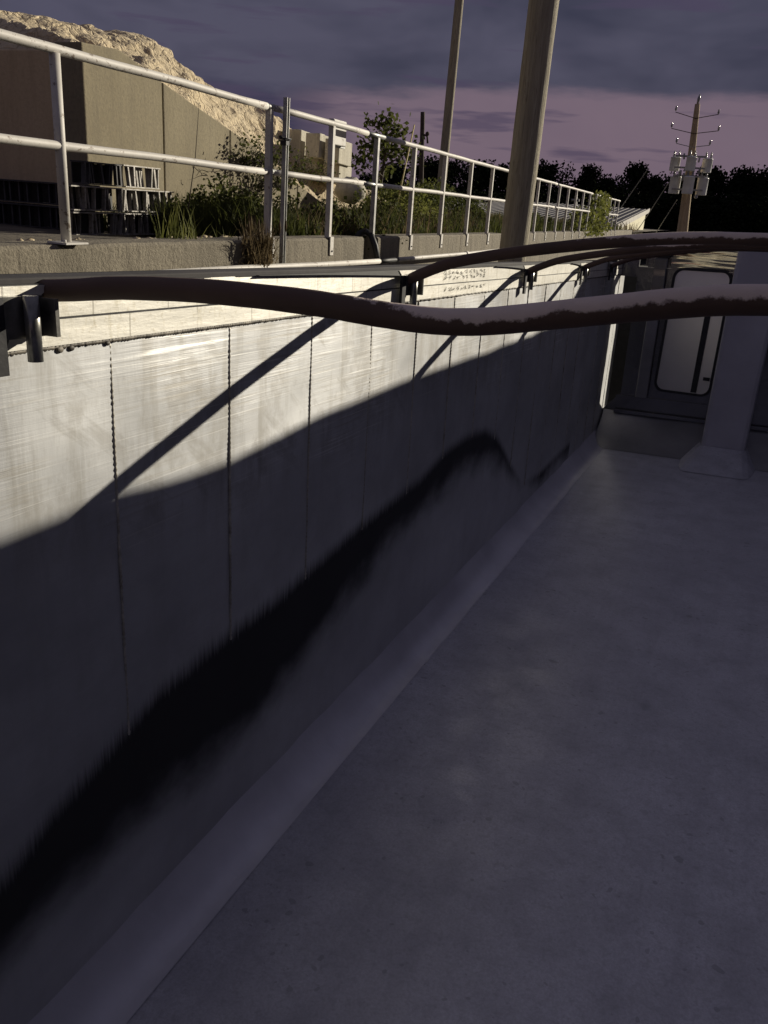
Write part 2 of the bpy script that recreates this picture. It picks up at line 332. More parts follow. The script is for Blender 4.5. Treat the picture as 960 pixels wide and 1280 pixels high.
def bow_mat():
    m, t, b = material('rusty_bow_tube', 0.7, 0.0)
    o = objc(t)
    g = N(t, 'ShaderNodeNewGeometry')
    s = N(t, 'ShaderNodeSeparateXYZ'); t.links.new(g.outputs['Normal'], s.inputs[0])
    so_ = N(t, 'ShaderNodeSeparateXYZ'); t.links.new(o, so_.inputs[0])
    n1 = noise_n(t, mapping(t, o, (1, 1, 1)), 16, 5, 0.65)
    n2 = noise_n(t, mapping(t, o, (1, 1, 1), (3, 3, 3)), 5, 4, 0.6)
    dust = mth(t, 'ADD', s.outputs[2], mth(t, 'ADD', mth(t, 'MULTIPLY', mth(t, 'SUBTRACT', n1, 0.5), 1.5), mth(t, 'MULTIPLY', mth(t, 'SUBTRACT', noise_n(t, o, 70, 4, 0.7), 0.5), 0.9)))
    # less dust where the tube was gripped near the left clamp
    cut = mth(t, 'MULTIPLY', ramp(t, mth(t, 'ADD', so_.outputs[0], mth(t, 'ADD', 1.0, mth(t, 'MULTIPLY', n2, 0.3))), [(0.55, 1), (0.78, 0)]), 1.4)
    dm = ramp(t, mth(t, 'SUBTRACT', dust, cut), [(-0.06, 0), (0.22, 1)])
    rust = mix(t, n2, (0.05, 0.03, 0.022), (0.15, 0.092, 0.066))
    du = mix(t, n1, (0.56, 0.46, 0.40), (0.84, 0.71, 0.62))
    c = mix(t, dm, rust, du)
    t.links.new(c, b.inputs['Base Color'])
    bump(t, b, mth(t, 'ADD', n1, mth(t, 'MULTIPLY', dm, 0.6)), 0.5, 0.004)
    return m
M['bow'] = bow_mat()

def concrete(name, a, bb, dark, streak=0.6, bs=0.6, bscale=40):
    m, t, b = material(name, 0.9)
    o = objc(t)
    n1 = noise_n(t, o, 1.3, 6, 0.6); n2 = noise_n(t, mapping(t, o, (8, 8, 0.7)), 1.0, 6, 0.7); n3 = noise_n(t, o, bscale, 5, 0.7)
    c = mix(t, ramp(t, n1, [(0.3, 0), (0.7, 1)]), a, bb)
    c = mix(t, mth(t, 'MULTIPLY', ramp(t, n2, [(0.48, 0), (0.66, 1)]), streak), c, dark)
    c = mix(t, mth(t, 'MULTIPLY', ramp(t, n3, [(0.45, 0), (0.62, 1)]), 0.35), c, dark)
    t.links.new(c, b.inputs['Base Color'])
    bump(t, b, mth(t, 'ADD', n3, mth(t, 'MULTIPLY', n1, 0.5)), bs, 0.02)
    return m
M['conc'] = concrete('retaining_concrete', (0.20, 0.176, 0.13), (0.29, 0.255, 0.19), (0.085, 0.072, 0.052), 0.55, 0.9, 34)
M['conc2'] = concrete('block_concrete', (0.225, 0.19, 0.118), (0.30, 0.258, 0.165), (0.14, 0.12, 0.085), 0.28, 0.3, 26)
M['concw'] = concrete('pale_block_concrete', (0.52, 0.49, 0.40), (0.66, 0.62, 0.50), (0.30, 0.27, 0.2), 0.5, 0.5, 22)
def rubble_mat():
    m, t, b = material('broken_rock', 0.9)
    o = objc(t)
    v = t.nodes.new('ShaderNodeTexVoronoi'); v.feature = 'DISTANCE_TO_EDGE'; v.inputs['Scale'].default_value = 5.5
    wv = t.nodes.new('ShaderNodeVectorMath'); wv.operation = 'ADD'
    nn = t.nodes.new('ShaderNodeTexNoise'); nn.inputs['Scale'].default_value = 4; nn.inputs['Detail'].default_value = 5; t.links.new(o, nn.inputs['Vector'])
    sc = t.nodes.new('ShaderNodeVectorMath'); sc.operation = 'SCALE'; sc.inputs['Scale'].default_value = 0.35
    t.links.new(nn.outputs['Color'], sc.inputs[0]); t.links.new(o, wv.inputs[0]); t.links.new(sc.outputs[0], wv.inputs[1]); t.links.new(wv.outputs[0], v.inputs['Vector'])
    n1 = noise_n(t, o, 3, 6, 0.65); n2 = noise_n(t, o, 22, 5, 0.7)
    c = mix(t, ramp(t, n1, [(0.3, 0), (0.7, 1)]), (0.52, 0.43, 0.28), (0.70, 0.59, 0.40))
    c = mix(t, mth(t, 'MULTIPLY', ramp(t, v.outputs['Distance'], [(0.0, 1), (0.06, 0)]), 0.55), c, (0.30, 0.23, 0.14))
    c = mix(t, mth(t, 'MULTIPLY', ramp(t, n2, [(0.5, 0), (0.65, 1)]), 0.35), c, (0.42, 0.33, 0.2))
    t.links.new(c, b.inputs['Base Color'])
    bump(t, b, mth(t, 'ADD', mth(t, 'MULTIPLY', ramp(t, v.outputs['Distance'], [(0, 0), (0.12, 1)]), 1.0), n2), 0.6, 0.04)
    return m
M['rubble'] = rubble_mat()
M['conc3'] = concrete('fill_lit_concrete', (0.56, 0.43, 0.26), (0.62, 0.49, 0.31), (0.42, 0.31, 0.19), 0.4, 0.3, 26)  # brightened block concrete: fill light on the front face put into its colour
def paint_mat():
    m, t, b = material('chipped_white_paint', 0.6); o = objc(t)
    n1 = noise_n(t, o, 3, 5, 0.6); n2 = noise_n(t, mapping(t, o, (1, 0.6, 1)), 22, 5, 0.7); n3 = noise_n(t, o, 6, 4, 0.7)
    c = mix(t, ramp(t, n1, [(0.3, 0), (0.7, 1)]), (0.50, 0.475, 0.43), (0.68, 0.655, 0.60))
    c = mix(t, mth(t, 'MULTIPLY', ramp(t, n3, [(0.5, 0), (0.7, 1)]), 0.4), c, (0.36, 0.32, 0.26))
    c = mix(t, mth(t, 'MULTIPLY', ramp(t, n2, [(0.60, 0), (0.63, 1)]), 0.75), c, (0.16, 0.11, 0.075))
    t.links.new(c, b.inputs['Base Color']); bump(t, b, n2, 0.35, 0.003); return m
M['paint'] = paint_mat()
M['galv'] = mottled('galvanised_steel', (0.26, 0.26, 0.25), (0.42, 0.42, 0.40), 10, 0.45, 0.5, 0.2, 60, 0.003)
M['soil'] = mottled('yard_soil', (0.09, 0.075, 0.05), (0.16, 0.135, 0.095), 1.2, 0.95, 0, 0.6, 14, 0.03)
M['road'] = mottled('asphalt', (0.04, 0.04, 0.04), (0.065, 0.063, 0.06), 1.2, 0.9, 0, 0.6, 60, 0.01)
M['pole'] = mottled('weathered_wood_pole', (0.30, 0.265, 0.19), (0.42, 0.38, 0.28), 2.0, 0.9, 0, 0.8, 9, 0.02, (0.19, 0.16, 0.11), vscale=(9, 9, 0.5))
M['pole2'] = mottled('brown_wood_pole', (0.40, 0.30, 0.18), (0.55, 0.42, 0.26), 2.0, 0.9, 0, 0.6, 9, 0.02, (0.22, 0.15, 0.09), vscale=(6, 6, 0.4))
M['trans'] = mottled('transformer_paint', (0.66, 0.66, 0.65), (0.82, 0.82, 0.80), 3, 0.45, 0.1, 0.1, 20, 0.003)
M['porc'] = mottled('porcelain', (0.26, 0.26, 0.26), (0.4, 0.4, 0.4), 5, 0.2, 0, 0.05, 20, 0.001)
M['cream'] = mottled('cream_cladding', (0.60, 0.56, 0.36), (0.68, 0.64, 0.44), 1.5, 0.7, 0, 0.1, 10, 0.003)
M['roof'] = mottled('dark_roof_sheet', (0.012, 0.012, 0.016), (0.022, 0.022, 0.028), 1.5, 0.45, 0.3, 0.1, 6, 0.01)
M['rib'] = mottled('pale_roof_rib', (0.42, 0.40, 0.36), (0.55, 0.53, 0.48), 2, 0.45, 0.2, 0.1, 10, 0.003)
M['rack'] = mottled('rack_steel', (0.20, 0.19, 0.17), (0.38, 0.36, 0.33), 9, 0.5, 0.4, 0.3, 40, 0.003, (0.09, 0.07, 0.05))
M['rackd'] = mottled('dark_rack_steel', (0.035, 0.034, 0.036), (0.07, 0.068, 0.07), 9, 0.6, 0.3, 0.3, 40, 0.003)  # dark copy of the rack steel; shade on the left racks put into colour
M['yellow'] = mottled('yellow_stake_paint', (0.42, 0.34, 0.08), (0.52, 0.43, 0.14), 9, 0.6)
M['wire'] = mottled('pale_wire', (0.3, 0.3, 0.29), (0.4, 0.4, 0.38), 9, 0.5, 0.4)
def leafm(name, a, bb, thin=0.45):
    m, t, b = material(name, 0.75)
    o = objc(t)
    n1 = noise_n(t, o, 7, 3, 0.6); n2 = noise_n(t, o, 1.3, 3, 0.5)
    c = mix(t, ramp(t, n1, [(0.35, 0), (0.65, 1)]), a, bb)
    c = mix(t, ramp(t, n2, [(0.35, 0.0), (0.7, 0.6)]), c, tuple(x * 0.5 for x in a))
    t.links.new(c, b.inputs['Base Color']); b.inputs['Specular IOR Level'].default_value = 0.2 if thin else 0.0
    if thin:
        tr = N(t, 'ShaderNodeBsdfTranslucent'); t.links.new(c, tr.inputs[0]); ms = N(t, 'ShaderNodeMixShader'); ms.inputs[0].default_value = thin
        t.links.new(b.outputs[0], ms.inputs[1]); t.links.new(tr.outputs[0], ms.inputs[2]); t.links.new(ms.outputs[0], t.nodes['Material Output'].inputs[0])
    return m
M['leaf'] = leafm('green_leaves', (0.05, 0.062, 0.016), (0.13, 0.14, 0.042))
M['leafy'] = leafm('yellow_green_leaves', (0.12, 0.14, 0.032), (0.27, 0.27, 0.08))
M['leafd'] = leafm('dark_tree_leaves', (0.012, 0.016, 0.010), (0.022, 0.027, 0.015), 0)  # nearly black: colour stands in for lamp light not reaching the trees
M['dry'] = leafm('dry_stems', (0.13, 0.095, 0.05), (0.26, 0.20, 0.115))
M['bark'] = mottled('bark', (0.05, 0.04, 0.03), (0.09, 0.07, 0.05), 5, 0.9, 0, 0.6, 20, 0.01)

# ================================================================== SETTING (world metres; z relative to the eye + CAMZ)
def w(x, y, z): return (x, y, z + CAMZ)
def at(px, py, y=None, x=None, dist=None):
    r = W @ Vector((px - 480, py - 640, FPX))
    k = y / r.y if y is not None else (x / r.x if x is not None else dist / math.hypot(r.x, r.y))
    return Vector((r.x * k, r.y * k, r.z * k + CAMZ))
YARD = -0.47
mb = MB(); mb.grid(2, 2, lambda u, v: (-400 + 800 * u, -300 + 900 * v, 0.0), False)
tag(mb.build('road', M['road']), kind='structure')
def yard(u, v):
    x = -3.95 - (u ** 2.2) * 400; y = -12 + (v ** 1.8) * 500
    z = YARD + 0.05 * noise.noise(Vector((x * 0.8, y * 0.8, 0)))
    return (x, y, z + CAMZ)
mb = MB(); mb.grid(80, 90, yard, True, True)
tag(mb.build('ground', M['soil']), kind='structure')

# retaining wall: long concrete wall with two notches in its top
rw = empty('retaining_wall', (-3.72, 0, 0))
tag(rw, 'rough stained concrete retaining wall running below the white pipe railing', 'wall')
WT = -0.358 + CAMZ
notches = [(9.15, 9.6), (16.0, 17.6)]
ys = [-8, 9.15, 9.6, 16.0, 17.6, 42]
tilt = []
def wall_seg(y0, y1, top):
    m_ = MB()
    n = max(2, int((y1 - y0) / 0.12))
    prof = [(0.0, 0.0), (0.0, top - 0.6), (0.0, top - 0.2), (0.0, top - 0.02), (-0.02, top), (-0.12, top), (-0.3, top), (-0.3, 0.0)]
    def fn(u, v):
        k = v * (len(prof) - 1); i = min(int(k), len(prof) - 2); f = k - i
        a, b = prof[i], prof[i + 1]; x = a[0] + (b[0] - a[0]) * f; z = a[1] + (b[1] - a[1]) * f
        y = y0 + (y1 - y0) * u
        e = noise.noise(Vector((y * 1.7, z * 2.0, 1))) * 0.006 + noise.noise(Vector((y * 9, z * 9, 1))) * 0.006
        if z > top - 0.1 and x > -0.1: z -= abs(noise.noise(Vector((y * 3, 0, 5)))) * 0.016
        return (x + e, y, z)
    m_.grid(n, len(prof) - 1, fn, False, True)
    m_.add([fn(0, v / 7) for v in range(8)], [tuple(range(8))]); m_.add([fn(1, v / 7) for v in range(8)], [tuple(reversed(range(8)))])
    return m_
for i, (a, b, tp) in enumerate([(-8, 2.9, WT), (2.92, 9.15, WT), (9.152, 9.598, WT - 0.30), (9.6, 13.1, WT), (13.12, 16.0, WT), (16.002, 17.598, WT - 0.12), (17.6, 25, WT - 0.0), (25.02, 42, WT)]):
    wall_seg(a, b, tp).build('wall_panel', M['conc'], rw)

# ---------------- pipe railing
DR = 3.75
rl = empty('pipe_railing', w(-DR, 0, -0.358))
tag(rl, 'white chipped pipe railing with two rails standing along the concrete wall top', 'railing')
TOPZ, MIDZ = 0.19 * DR + 0.358, 0.054 * DR + 0.358
posts = [1.16, 1.85, 2.195, 2.52, 2.865, 3.22, 3.59, 3.95] + [4.33 + 0.35 * k for k in range(9)] + [7.5 + 0.345 * k for k in range(6)]
posts = [-0.2, 0.48] + posts
def rail_line(y0, y1, z, r):
    m_ = MB(); n = max(2, int((y1 - y0) / 0.4))
    m_.tube([(0.004 * noise.noise(Vector((y0 + (y1 - y0) * k / n, 3, z))), y0 + (y1 - y0) * k / n, z + 0.008 * noise.noise(Vector((y0 + (y1 - y0) * k / n, 0, z)))) for k in range(n + 1)], r, 12)
    return m_
END1 = 7.25 * DR
for nm, z, r in (('top_rail', TOPZ, 0.028), ('mid_rail', MIDZ, 0.026)):
    for (y0, y1) in ((-3, 1.835 * DR), (1.865 * DR, 2.44 * DR), (2.60 * DR, 5.6 * DR), (5.605 * DR, END1), (7.45 * DR, 9.3 * DR)):
        rail_line(y0, y1, z, r).build(nm, M['paint'], rl)
    m_ = MB(); m_.tube([(0, 1.82 * DR, z), (0, 1.88 * DR, z)], r * 0.93, 12); m_.build('coupling', M['galv'], rl)
    m_ = MB(); m_.tube([(0, 2.42 * DR, z), (0, 2.62 * DR, z)], r * 0.93, 12); m_.build('coupling', M['galv'], rl)
for i, p in enumerate(posts):
    y = p * DR; m_ = MB()
    if p < 1.5:
        m_.tube([(0, y, 0.012), (0, y, TOPZ - 0.02)], 0.031, 14); m_.build('post', M['paint'], rl)
        f = MB(); f.box(-0.06, 0.085, y - 0.10, y + 0.10, 0.003, 0.014); f.tube([(0.05, y - 0.07, 0.01), (0.05, y - 0.07, 0.03)], 0.009, 6)
        f.build('foot_plate', M['paint'], rl)
    else:
        # flat-sided post: an angle with two legs
        wd = 0.026
        m_.box(-wd, wd, y - wd, y - wd + 0.008, 0.0, TOPZ - 0.02); m_.box(wd - 0.008, wd, y - wd + 0.008, y + wd, 0.0, TOPZ - 0.02)
        m_.build('post', M['galv'] if abs(p - 2.52) < 0.01 else M['paint'], rl)
        if abs(p - 2.52) > 0.01:
            f = MB(); f.box(0.034, 0.046, y - 0.03, y + 0.05, -0.17, 0.012); f.box(-0.02, 0.034, y - 0.03, y + 0.05, 0.003, 0.012)
            o = f.build('bracket', M['paint'], rl)
            g = MB(); g.tube([(0.047, y + 0.01, -0.13), (0.056, y + 0.01, -0.13)], 0.009, 6); g.build('bolt', M['dark'], o)
# unistrut upright clamped to the railing
us = empty('strut_upright', at(352.5, 331, x=-3.63)); p0 = at(352.5, 331, x=-3.63); p1 = at(358.5, 122, x=-3.66)
tag(us, 'grey galvanised strut standing upright in front of the railing beside the dry weeds', 'metal strut')
m_ = MB(); v1 = p1 - p0; hh = v1.z
Mx = Matrix(((1, 0, v1.x / hh, 0), (0, 1, v1.y / hh, 0), (0, 0, 1, 0), (0, 0, 0, 1)))
m_.box(-0.02, 0.02, -0.024, -0.019, 0, hh, Mx); m_.box(-0.02, 0.02, 0.019, 0.024, 0, hh, Mx); m_.box(-0.02, -0.015, -0.019, 0.019, 0, hh, Mx)
m_.build('channel', M['galv'], us)
m_ = MB(); k = 0.76 * hh
m_.tube([(-0.02, -0.06, k), (0.03, -0.06, k), (0.045, -0.03, k), (0.045, 0.03, k), (0.03, 0.06, k), (-0.02, 0.06, k)], 0.007, 6)
m_.tube([(0.0, -0.09, k + 0.01), (0.0, 0.09, k - 0.01)], 0.012, 6); m_.box(-0.03, 0.03, -0.03, 0.03, k - 0.05, k - 0.015)
m_.build('u_bolt', M['dark'], us)
# conduit pipe along the wall
pp = [at(px, py, x=-3.60) for px, py in ((150, 346), (220, 341), (296, 336), (400, 331), (474, 326.5), (525, 322), (583, 317), (640, 311))]
ce = empty('conduit_pipe', pp[0]); tag(ce, 'thin white conduit running low along the retaining wall face', 'pipe')
L0 = pp[0]
m_ = MB(); m_.tube([p - L0 for p in pp[:5]], 0.028, 10); m_.build('pipe_run', M['paint'], ce)
m_ = MB(); e0 = pp[4] + (pp[5] - pp[4]) * 0.42; m_.tube([pp[4] + (pp[5] - pp[4]) * -0.02 - L0, e0 - L0], 0.026, 10); m_.build('coupling', M['rubber'], ce)
m_ = MB(); m_.tube([e0 - L0, pp[5] - L0, pp[6] - L0, pp[7] - L0], 0.027, 10); m_.tube([pp[6] + Vector((0, -0.06, 0)) - L0, pp[6] + Vector((0, 0.06, 0)) - L0], 0.036, 10); m_.build('pipe_run', M['paint'], ce)
# black hose hanging over the notch
hs = at(460, 292, x=-3.8)
m_ = MB(); pts = [at(a, b, x=c) for a, b, c in ((444, 300, -3.9), (449, 292, -3.9), (457, 289, -3.85), (464, 294, -3.75), (469, 308, -3.66), (472, 326, -3.64))]
m_.tube(pts, 0.035, 10); tag(m_.build('hose', M['rubber']), 'black hose curving over the notch in the retaining wall', 'hose')
# small white box on the railing
bx = empty('junction_box', at(427, 167, x=-3.85)); tag(bx, 'small pale electrical box fixed behind the top rail', 'electrical box')
m_ = MB(); m_.box(-0.05, 0.0, -0.19, 0.13, -0.12, 0.12); m_.build('cover', M['paint'], bx, bevel=0.01)
m_ = MB(); m_.box(-0.10, -0.05, -0.10, 0.22, -0.13, 0.13); m_.build('back_box', M['galv'], bx)

# ---------------- concrete wing wall and rubble
XB = -6.5
ww = empty('concrete_bin_wall', w(XB, 7.95, YARD)); tag(ww, 'tan concrete storage bin wall with a sloping wing below the rubble', 'wall')
base = Vector(w(XB, 7.95, YARD))
m_ = MB(); m_.box(XB - 16, XB - 0.352, 7.95, 8.35, YARD + CAMZ - 0.3, 1.30 + CAMZ)
for i in range(len(m_.v)): m_.v[i] = tuple(Vector(m_.v[i]) - base)
m_.build('front_wall', M['conc3'], ww, bevel=0.02)
tp = [at(px, py, x=XB) for px, py in ((105, 53), (150, 62), (172, 79), (196, 97), (230, 122), (275, 153), (318, 183), (350, 212), (385, 240), (415, 262))]
prof = [(p.y, p.z) for p in tp]
poly = [(prof[0][0] + 0.0, YARD + CAMZ - 0.3)] + [(max(a, 7.95), b) for a, b in prof] + [(prof[-1][0], YARD + CAMZ - 0.3)]
m_ = MB()
for (ya, yb) in ((7.95, 9.35), (9.37, 10.9), (10.92, 13), (13.02, 15.5)):
    # slices with narrow joints between them
    def ztop(y):
        if y <= prof[0][0]: return prof[0][1]
        for (a, b), (c, d) in zip(prof, prof[1:]):
            if a <= y <= c: return b + (d - b) * (y - a) / (c - a)
        return prof[-1][1]
    yb2 = min(yb, prof[-1][0])
    if yb2 <= ya: continue
    n = 14; pl = [(ya, YARD + CAMZ - 0.3)] + [(ya + (yb2 - ya) * k / n, ztop(ya + (yb2 - ya) * k / n)) for k in range(n + 1)] + [(yb2, YARD + CAMZ - 0.3)]
    m_.prism(pl, XB - 0.35, XB, 'x')
for i in range(len(m_.v)): m_.v[i] = tuple(Vector(m_.v[i]) - base)
m_.build('wing_wall', M['conc2'], ww, bevel=0.015)
# the heap itself
def lerp_tab(tab, x):
    if x <= tab[0][0]: return tab[0][1]
    for (a, b), (c, d) in zip(tab, tab[1:]):
        if a <= x <= c: return b + (d - b) * (x - a) / (c - a)
    return tab[-1][1]
XR = -9.0
sil = [(-60, 12), (0, 16), (40, 20), (90, 31), (130, 37), (170, 58), (200, 78), (240, 100), (290, 122), (330, 147), (352, 172), (372, 195), (400, 225), (430, 250)]
ridge = []
for px, py in sil:
    p = at(px, py, x=XR); ridge.append((p.y, p.z))
foot = [(p.y * 1.0, p.z - 0.03) for p in tp]
def heap(u, v):
    y = 8.38 + u * 14.0
    # v 0: at the wing wall, 0.6: ridge, 1: back
    zr = lerp_tab(ridge, y); yf = y * 0.93 if y > 9 else y
    zf = lerp_tab([(4, prof[0][1] - 0.05)] + foot, y) + 0.04
    zf = max(zf, YARD + CAMZ - 0.05)
    x = XB - 0.3 + (XR - XB + 0.3) * v / 0.6 if v < 0.6 else XR - (v - 0.6) / 0.4 * 5
    if v < 0.6:
        s_ = v / 0.6; z = zf + (zr - zf) * math.sin(s_ * math.pi / 2) ** 0.9
    else: s_ = (v - 0.6) / 0.4; z = zr - (zr - YARD - CAMZ) * s_ * s_
    if v < 0.6: z = min(z, zf + (x - (XB - 0.3)) * -1.1)
    z = min(z, 1.22 + CAMZ + (y - 8.38) * 1.3)
    P = Vector((x, y, z)); nn_ = noise.noise(P * 1.1) * 0.14 + noise.noise(P * 2.9) * 0.10 + noise.noise(P * 7) * 0.04 + abs(noise.noise(P * 15)) * 0.02
    return (x + nn_ * 0.8 - 0.1, y + noise.noise(P * 4 + Vector((9, 9, 9))) * 0.10, z + nn_ * 0.55)
m_ = MB(); m_.grid(260, 90, heap, False, False)
hp = m_.build('rubble_heap', M['rubble']); tag(hp, 'tall heap of broken tan rock piled behind the concrete bin wall', 'rubble', kind='stuff')
# pale concrete blocks at the foot of the heap
def block(cx, cy, cz, sx, sy, sz, rz, label):
    e = MB(); e.box(-sx, sx, -sy, sy, 0, sz)
    e.box(-0.06, 0.06, -0.12, 0.12, sz + 0.001, sz + 0.03)
    o = e.build('concrete_block', M['concw'], None, (cx, cy, cz), bevel=0.025); o.rotation_euler.z = rz; o.rotation_euler.x = -0.03
    tag(o, label, 'concrete block', 'pale concrete blocks by the rubble heap')
def blk(px0, px1, pyb, pyt, yy, label):
    a = at(px0, pyb, y=yy); b = at(px1, pyb, y=yy + 0.2); t_ = at((px0 + px1) / 2, pyt, y=yy)
    block((a.x + b.x) / 2, yy + 0.35, a.z, (b.x - a.x) / 2, 0.35, t_.z - a.z, 0.06, label)
blk(350, 379, 214, 162, 15.2, 'pale upright block half hidden by the grey strut')
blk(380, 403, 197, 167, 15.0, 'pale top course block right of the grey strut')
blk(404, 427, 204, 174, 15.1, 'pale top course block at the right end of the row under the electrical box')
blk(376, 401, 224, 198, 15.2, 'pale lower course block right of the grey strut')
blk(402, 427, 228, 205, 15.3, 'pale lower course block at the right end of the row')
m_ = MB(); c = at(438, 238, y=14.2); m_.blob((0, 0, 0), 0.24, 12, 9, (1.15, 1, 0.9), 0.09)
tag(m_.build('boulder', M['concw'], None, c), 'round pale boulder in the grass below the concrete blocks', 'boulder')

# ---------------- steel racks stacked by the bin wall
def rack(px0, px1, yz, z0, h, nweb, mat, label, ang, rs):
    random.seed(rs)
    a = at(px0, 290, x=yz); b = at(px1, 290, x=yz) if ang == 'y' else None
    if ang == 'y': L = abs(b.y - a.y); loc = (yz, a.y, z0 + CAMZ); rz = math.pi / 2
    e = empty('steel_rack', loc, rz); tag(e, label, 'steel rack', 'steel racks stacked by the bin wall')
    m1 = MB(); m1.box(0, L, -0.07, 0.07, h - 0.012, h); m1.build('top_flange', mat, e)
    m1 = MB(); m1.box(0.02, L - 0.03, -0.07, 0.07, 0.003, 0.014); m1.build('bottom_flange', mat, e)
    if label.startswith(('bottom', 'middle')) or 'left side' in label:
        m1 = MB(); m1.box(0.03, L - 0.03, 0.075, 0.085, 0.015, h - 0.013); m1.build('gap_shade', M['rubber'], e)  # black sheet added behind the webs to shade the gaps
    for k in range(nweb):
        x = (k + 0.5 + random.uniform(-0.3, 0.3)) / nweb * L; m2 = MB(); t_ = random.uniform(-0.012, 0.012)
        Ms = Matrix(((1, 0, t_ / h * 3, 0), (0, 1, 0, 0), (0, 0, 1, 0), (0, 0, 0, 1)))
        wd = random.uniform(0.006, 0.014); yo = random.choice((-0.06, -0.05, 0.0, 0.04))
        m2.box(x - wd, x + wd, yo - 0.01, yo + 0.03, 0.0145, h - 0.0125, Ms); m2.build('web', mat, e)
    return e
RX = -5.75; RB = YARD - 0.0
rack(86, 140, RX, RB, 0.215, 11, M['rack'], 'bottom steel rack of the stack right behind the first railing post', 'y', 1)
rack(141, 214, RX + 0.02, RB, 0.215, 17, M['rack'], 'bottom steel rack of the stack nearest the green grass tuft', 'y', 2)
rack(85, 152, RX + 0.01, RB + 0.225, 0.225, 14, M['rack'], 'middle steel rack of the stack just right of the first railing post', 'y', 3)
rack(153, 212, RX - 0.01, RB + 0.225, 0.225, 15, M['rack'], 'middle steel rack of the stack nearest the green grass tuft', 'y', 4)
rack(100, 150, RX - 0.02, RB + 0.46, 0.21, 12, M['rackd'], 'topmost dark steel rack under the mid rail on the left side of the stack', 'y', 5)
rack(151, 196, RX - 0.01, RB + 0.46, 0.215, 13, M['rack'], 'topmost steel rack of the stack, at its right end', 'y', 6)
for (z0, hh_, lab, s_) in ((RB, 0.23, 'dark lower steel rack left of the first railing post', 8), (RB + 0.24, 0.22, 'dark upper steel rack left of the first railing post', 9)):
    random.seed(s_); e = empty('steel_rack', w(-8.8, 7.45, z0)); tag(e, lab, 'steel rack', 'steel racks stacked by the bin wall'); L = 2.75
    m1 = MB(); m1.box(0, L, -0.12, 0.12, hh_ - 0.015, hh_); m1.build('top_flange', M['rackd'], e)
    m1 = MB(); m1.box(0, L, -0.10, 0.10, 0.003, 0.014); m1.build('bottom_flange', M['rackd'], e)
    m1 = MB(); m1.box(0.01, L - 0.01, 0.03, 0.04, 0.015, hh_ - 0.016); m1.build('gap_shade', M['rubber'], e)  # black backing added so the gaps between webs read as shade
    for k in range(24):
        x = (k + 0.5 + random.uniform(-0.3, 0.3)) / 24 * L; m2 = MB(); m2.box(x - 0.01, x + 0.01, -0.08, -0.03, 0.0145, hh_ - 0.0155); m2.build('web', M['rackd'], e)
# gravel on the wall top edge
random.seed(5); m_ = MB()
for k in range(420):
    y = random.uniform(4.6, 10.5); x = random.uniform(-4.4, -4.0); r = random.uniform(0.012, 0.04)
    m_.blob(w(x, y, YARD + r * 0.6 + 0.05), r, 6, 4, (1, 1, 0.7), 0.25)
tag(m_.build('gravel', M['rubble']), 'loose gravel and broken stones along the back edge of the wall', 'gravel', kind='stuff')

# ---------------- vegetation
def grass_clump(name, c, spread, n, h, mat, label, cat, wd=0.012, group=None, lean=0.5, kind=None, heads=0, parts=True):
    m_ = MB(); hd = MB()
    for k in range(n):
        a = random.uniform(0, 2 * math.pi); rr = math.sqrt(random.random())
        p = (rr * math.cos(a) * spread[0], rr * math.sin(a) * spread[1], 0)
        hh_ = h * random.uniform(0.45, 1.1); ln = (random.gauss(0, lean * 0.5), random.gauss(0, lean * 0.5), 0)
        m_.blade(p, hh_, wd, ln)
        if k < heads:
            top = Vector(p) + Vector((0, 0, hh_ * (1 - 0.22 * min(1.5, Vector(ln).length)))) + Vector(ln) * hh_
            hd.tube([top - Vector((0, 0, 0.09)), top - Vector((0, 0, 0.04)), top + Vector((0, 0, 0.02))], [0.004, 0.013, 0.003], 6)
    o = m_.build(name, mat, None, c)
    tag(o, label, cat, group, kind)
    if heads: hd.build('seed_heads', M['dry'], o)
    return o
def bush(name, c, size, n, leaf, mat, label, cat='bush', group=None, stems=8, clumps=9):
    m_ = MB(); st = MB(); cs = []
    for k in range(clumps):
        a = random.uniform(0, 6.28); rr = math.sqrt(random.random())
        cs.append((Vector((rr * math.cos(a) * size[0] * 0.75, rr * math.sin(a) * size[1] * 0.75, size[2] * random.uniform(0.25, 0.85))), random.uniform(0.25, 0.45)))
    for k in range(n):
        cc, r = random.choice(cs); d = Vector((random.gauss(0, 1), random.gauss(0, 1), random.gauss(0, 1))).normalized() * random.random() ** 0.45 * r
        p = cc + Vector((d.x * size[0], d.y * size[1], d.z * size[2]))
        if p.z < 0: p.z = abs(p.z) * 0.3
        m_.leaf(p, leaf)
    for cc, r in cs[:stems]:
        st.tube([(cc.x * 0.15, cc.y * 0.15, 0), (cc.x * 0.6, cc.y * 0.6, cc.z * 0.6), tuple(cc)], [0.014, 0.009, 0.004], 5)
    e = empty(name, c); tag(e, label, cat, group)
    m_.build('foliage', mat, e); st.build('stem', M['bark'], e)
    return e
random.seed(11)
G0 = YARD + CAMZ
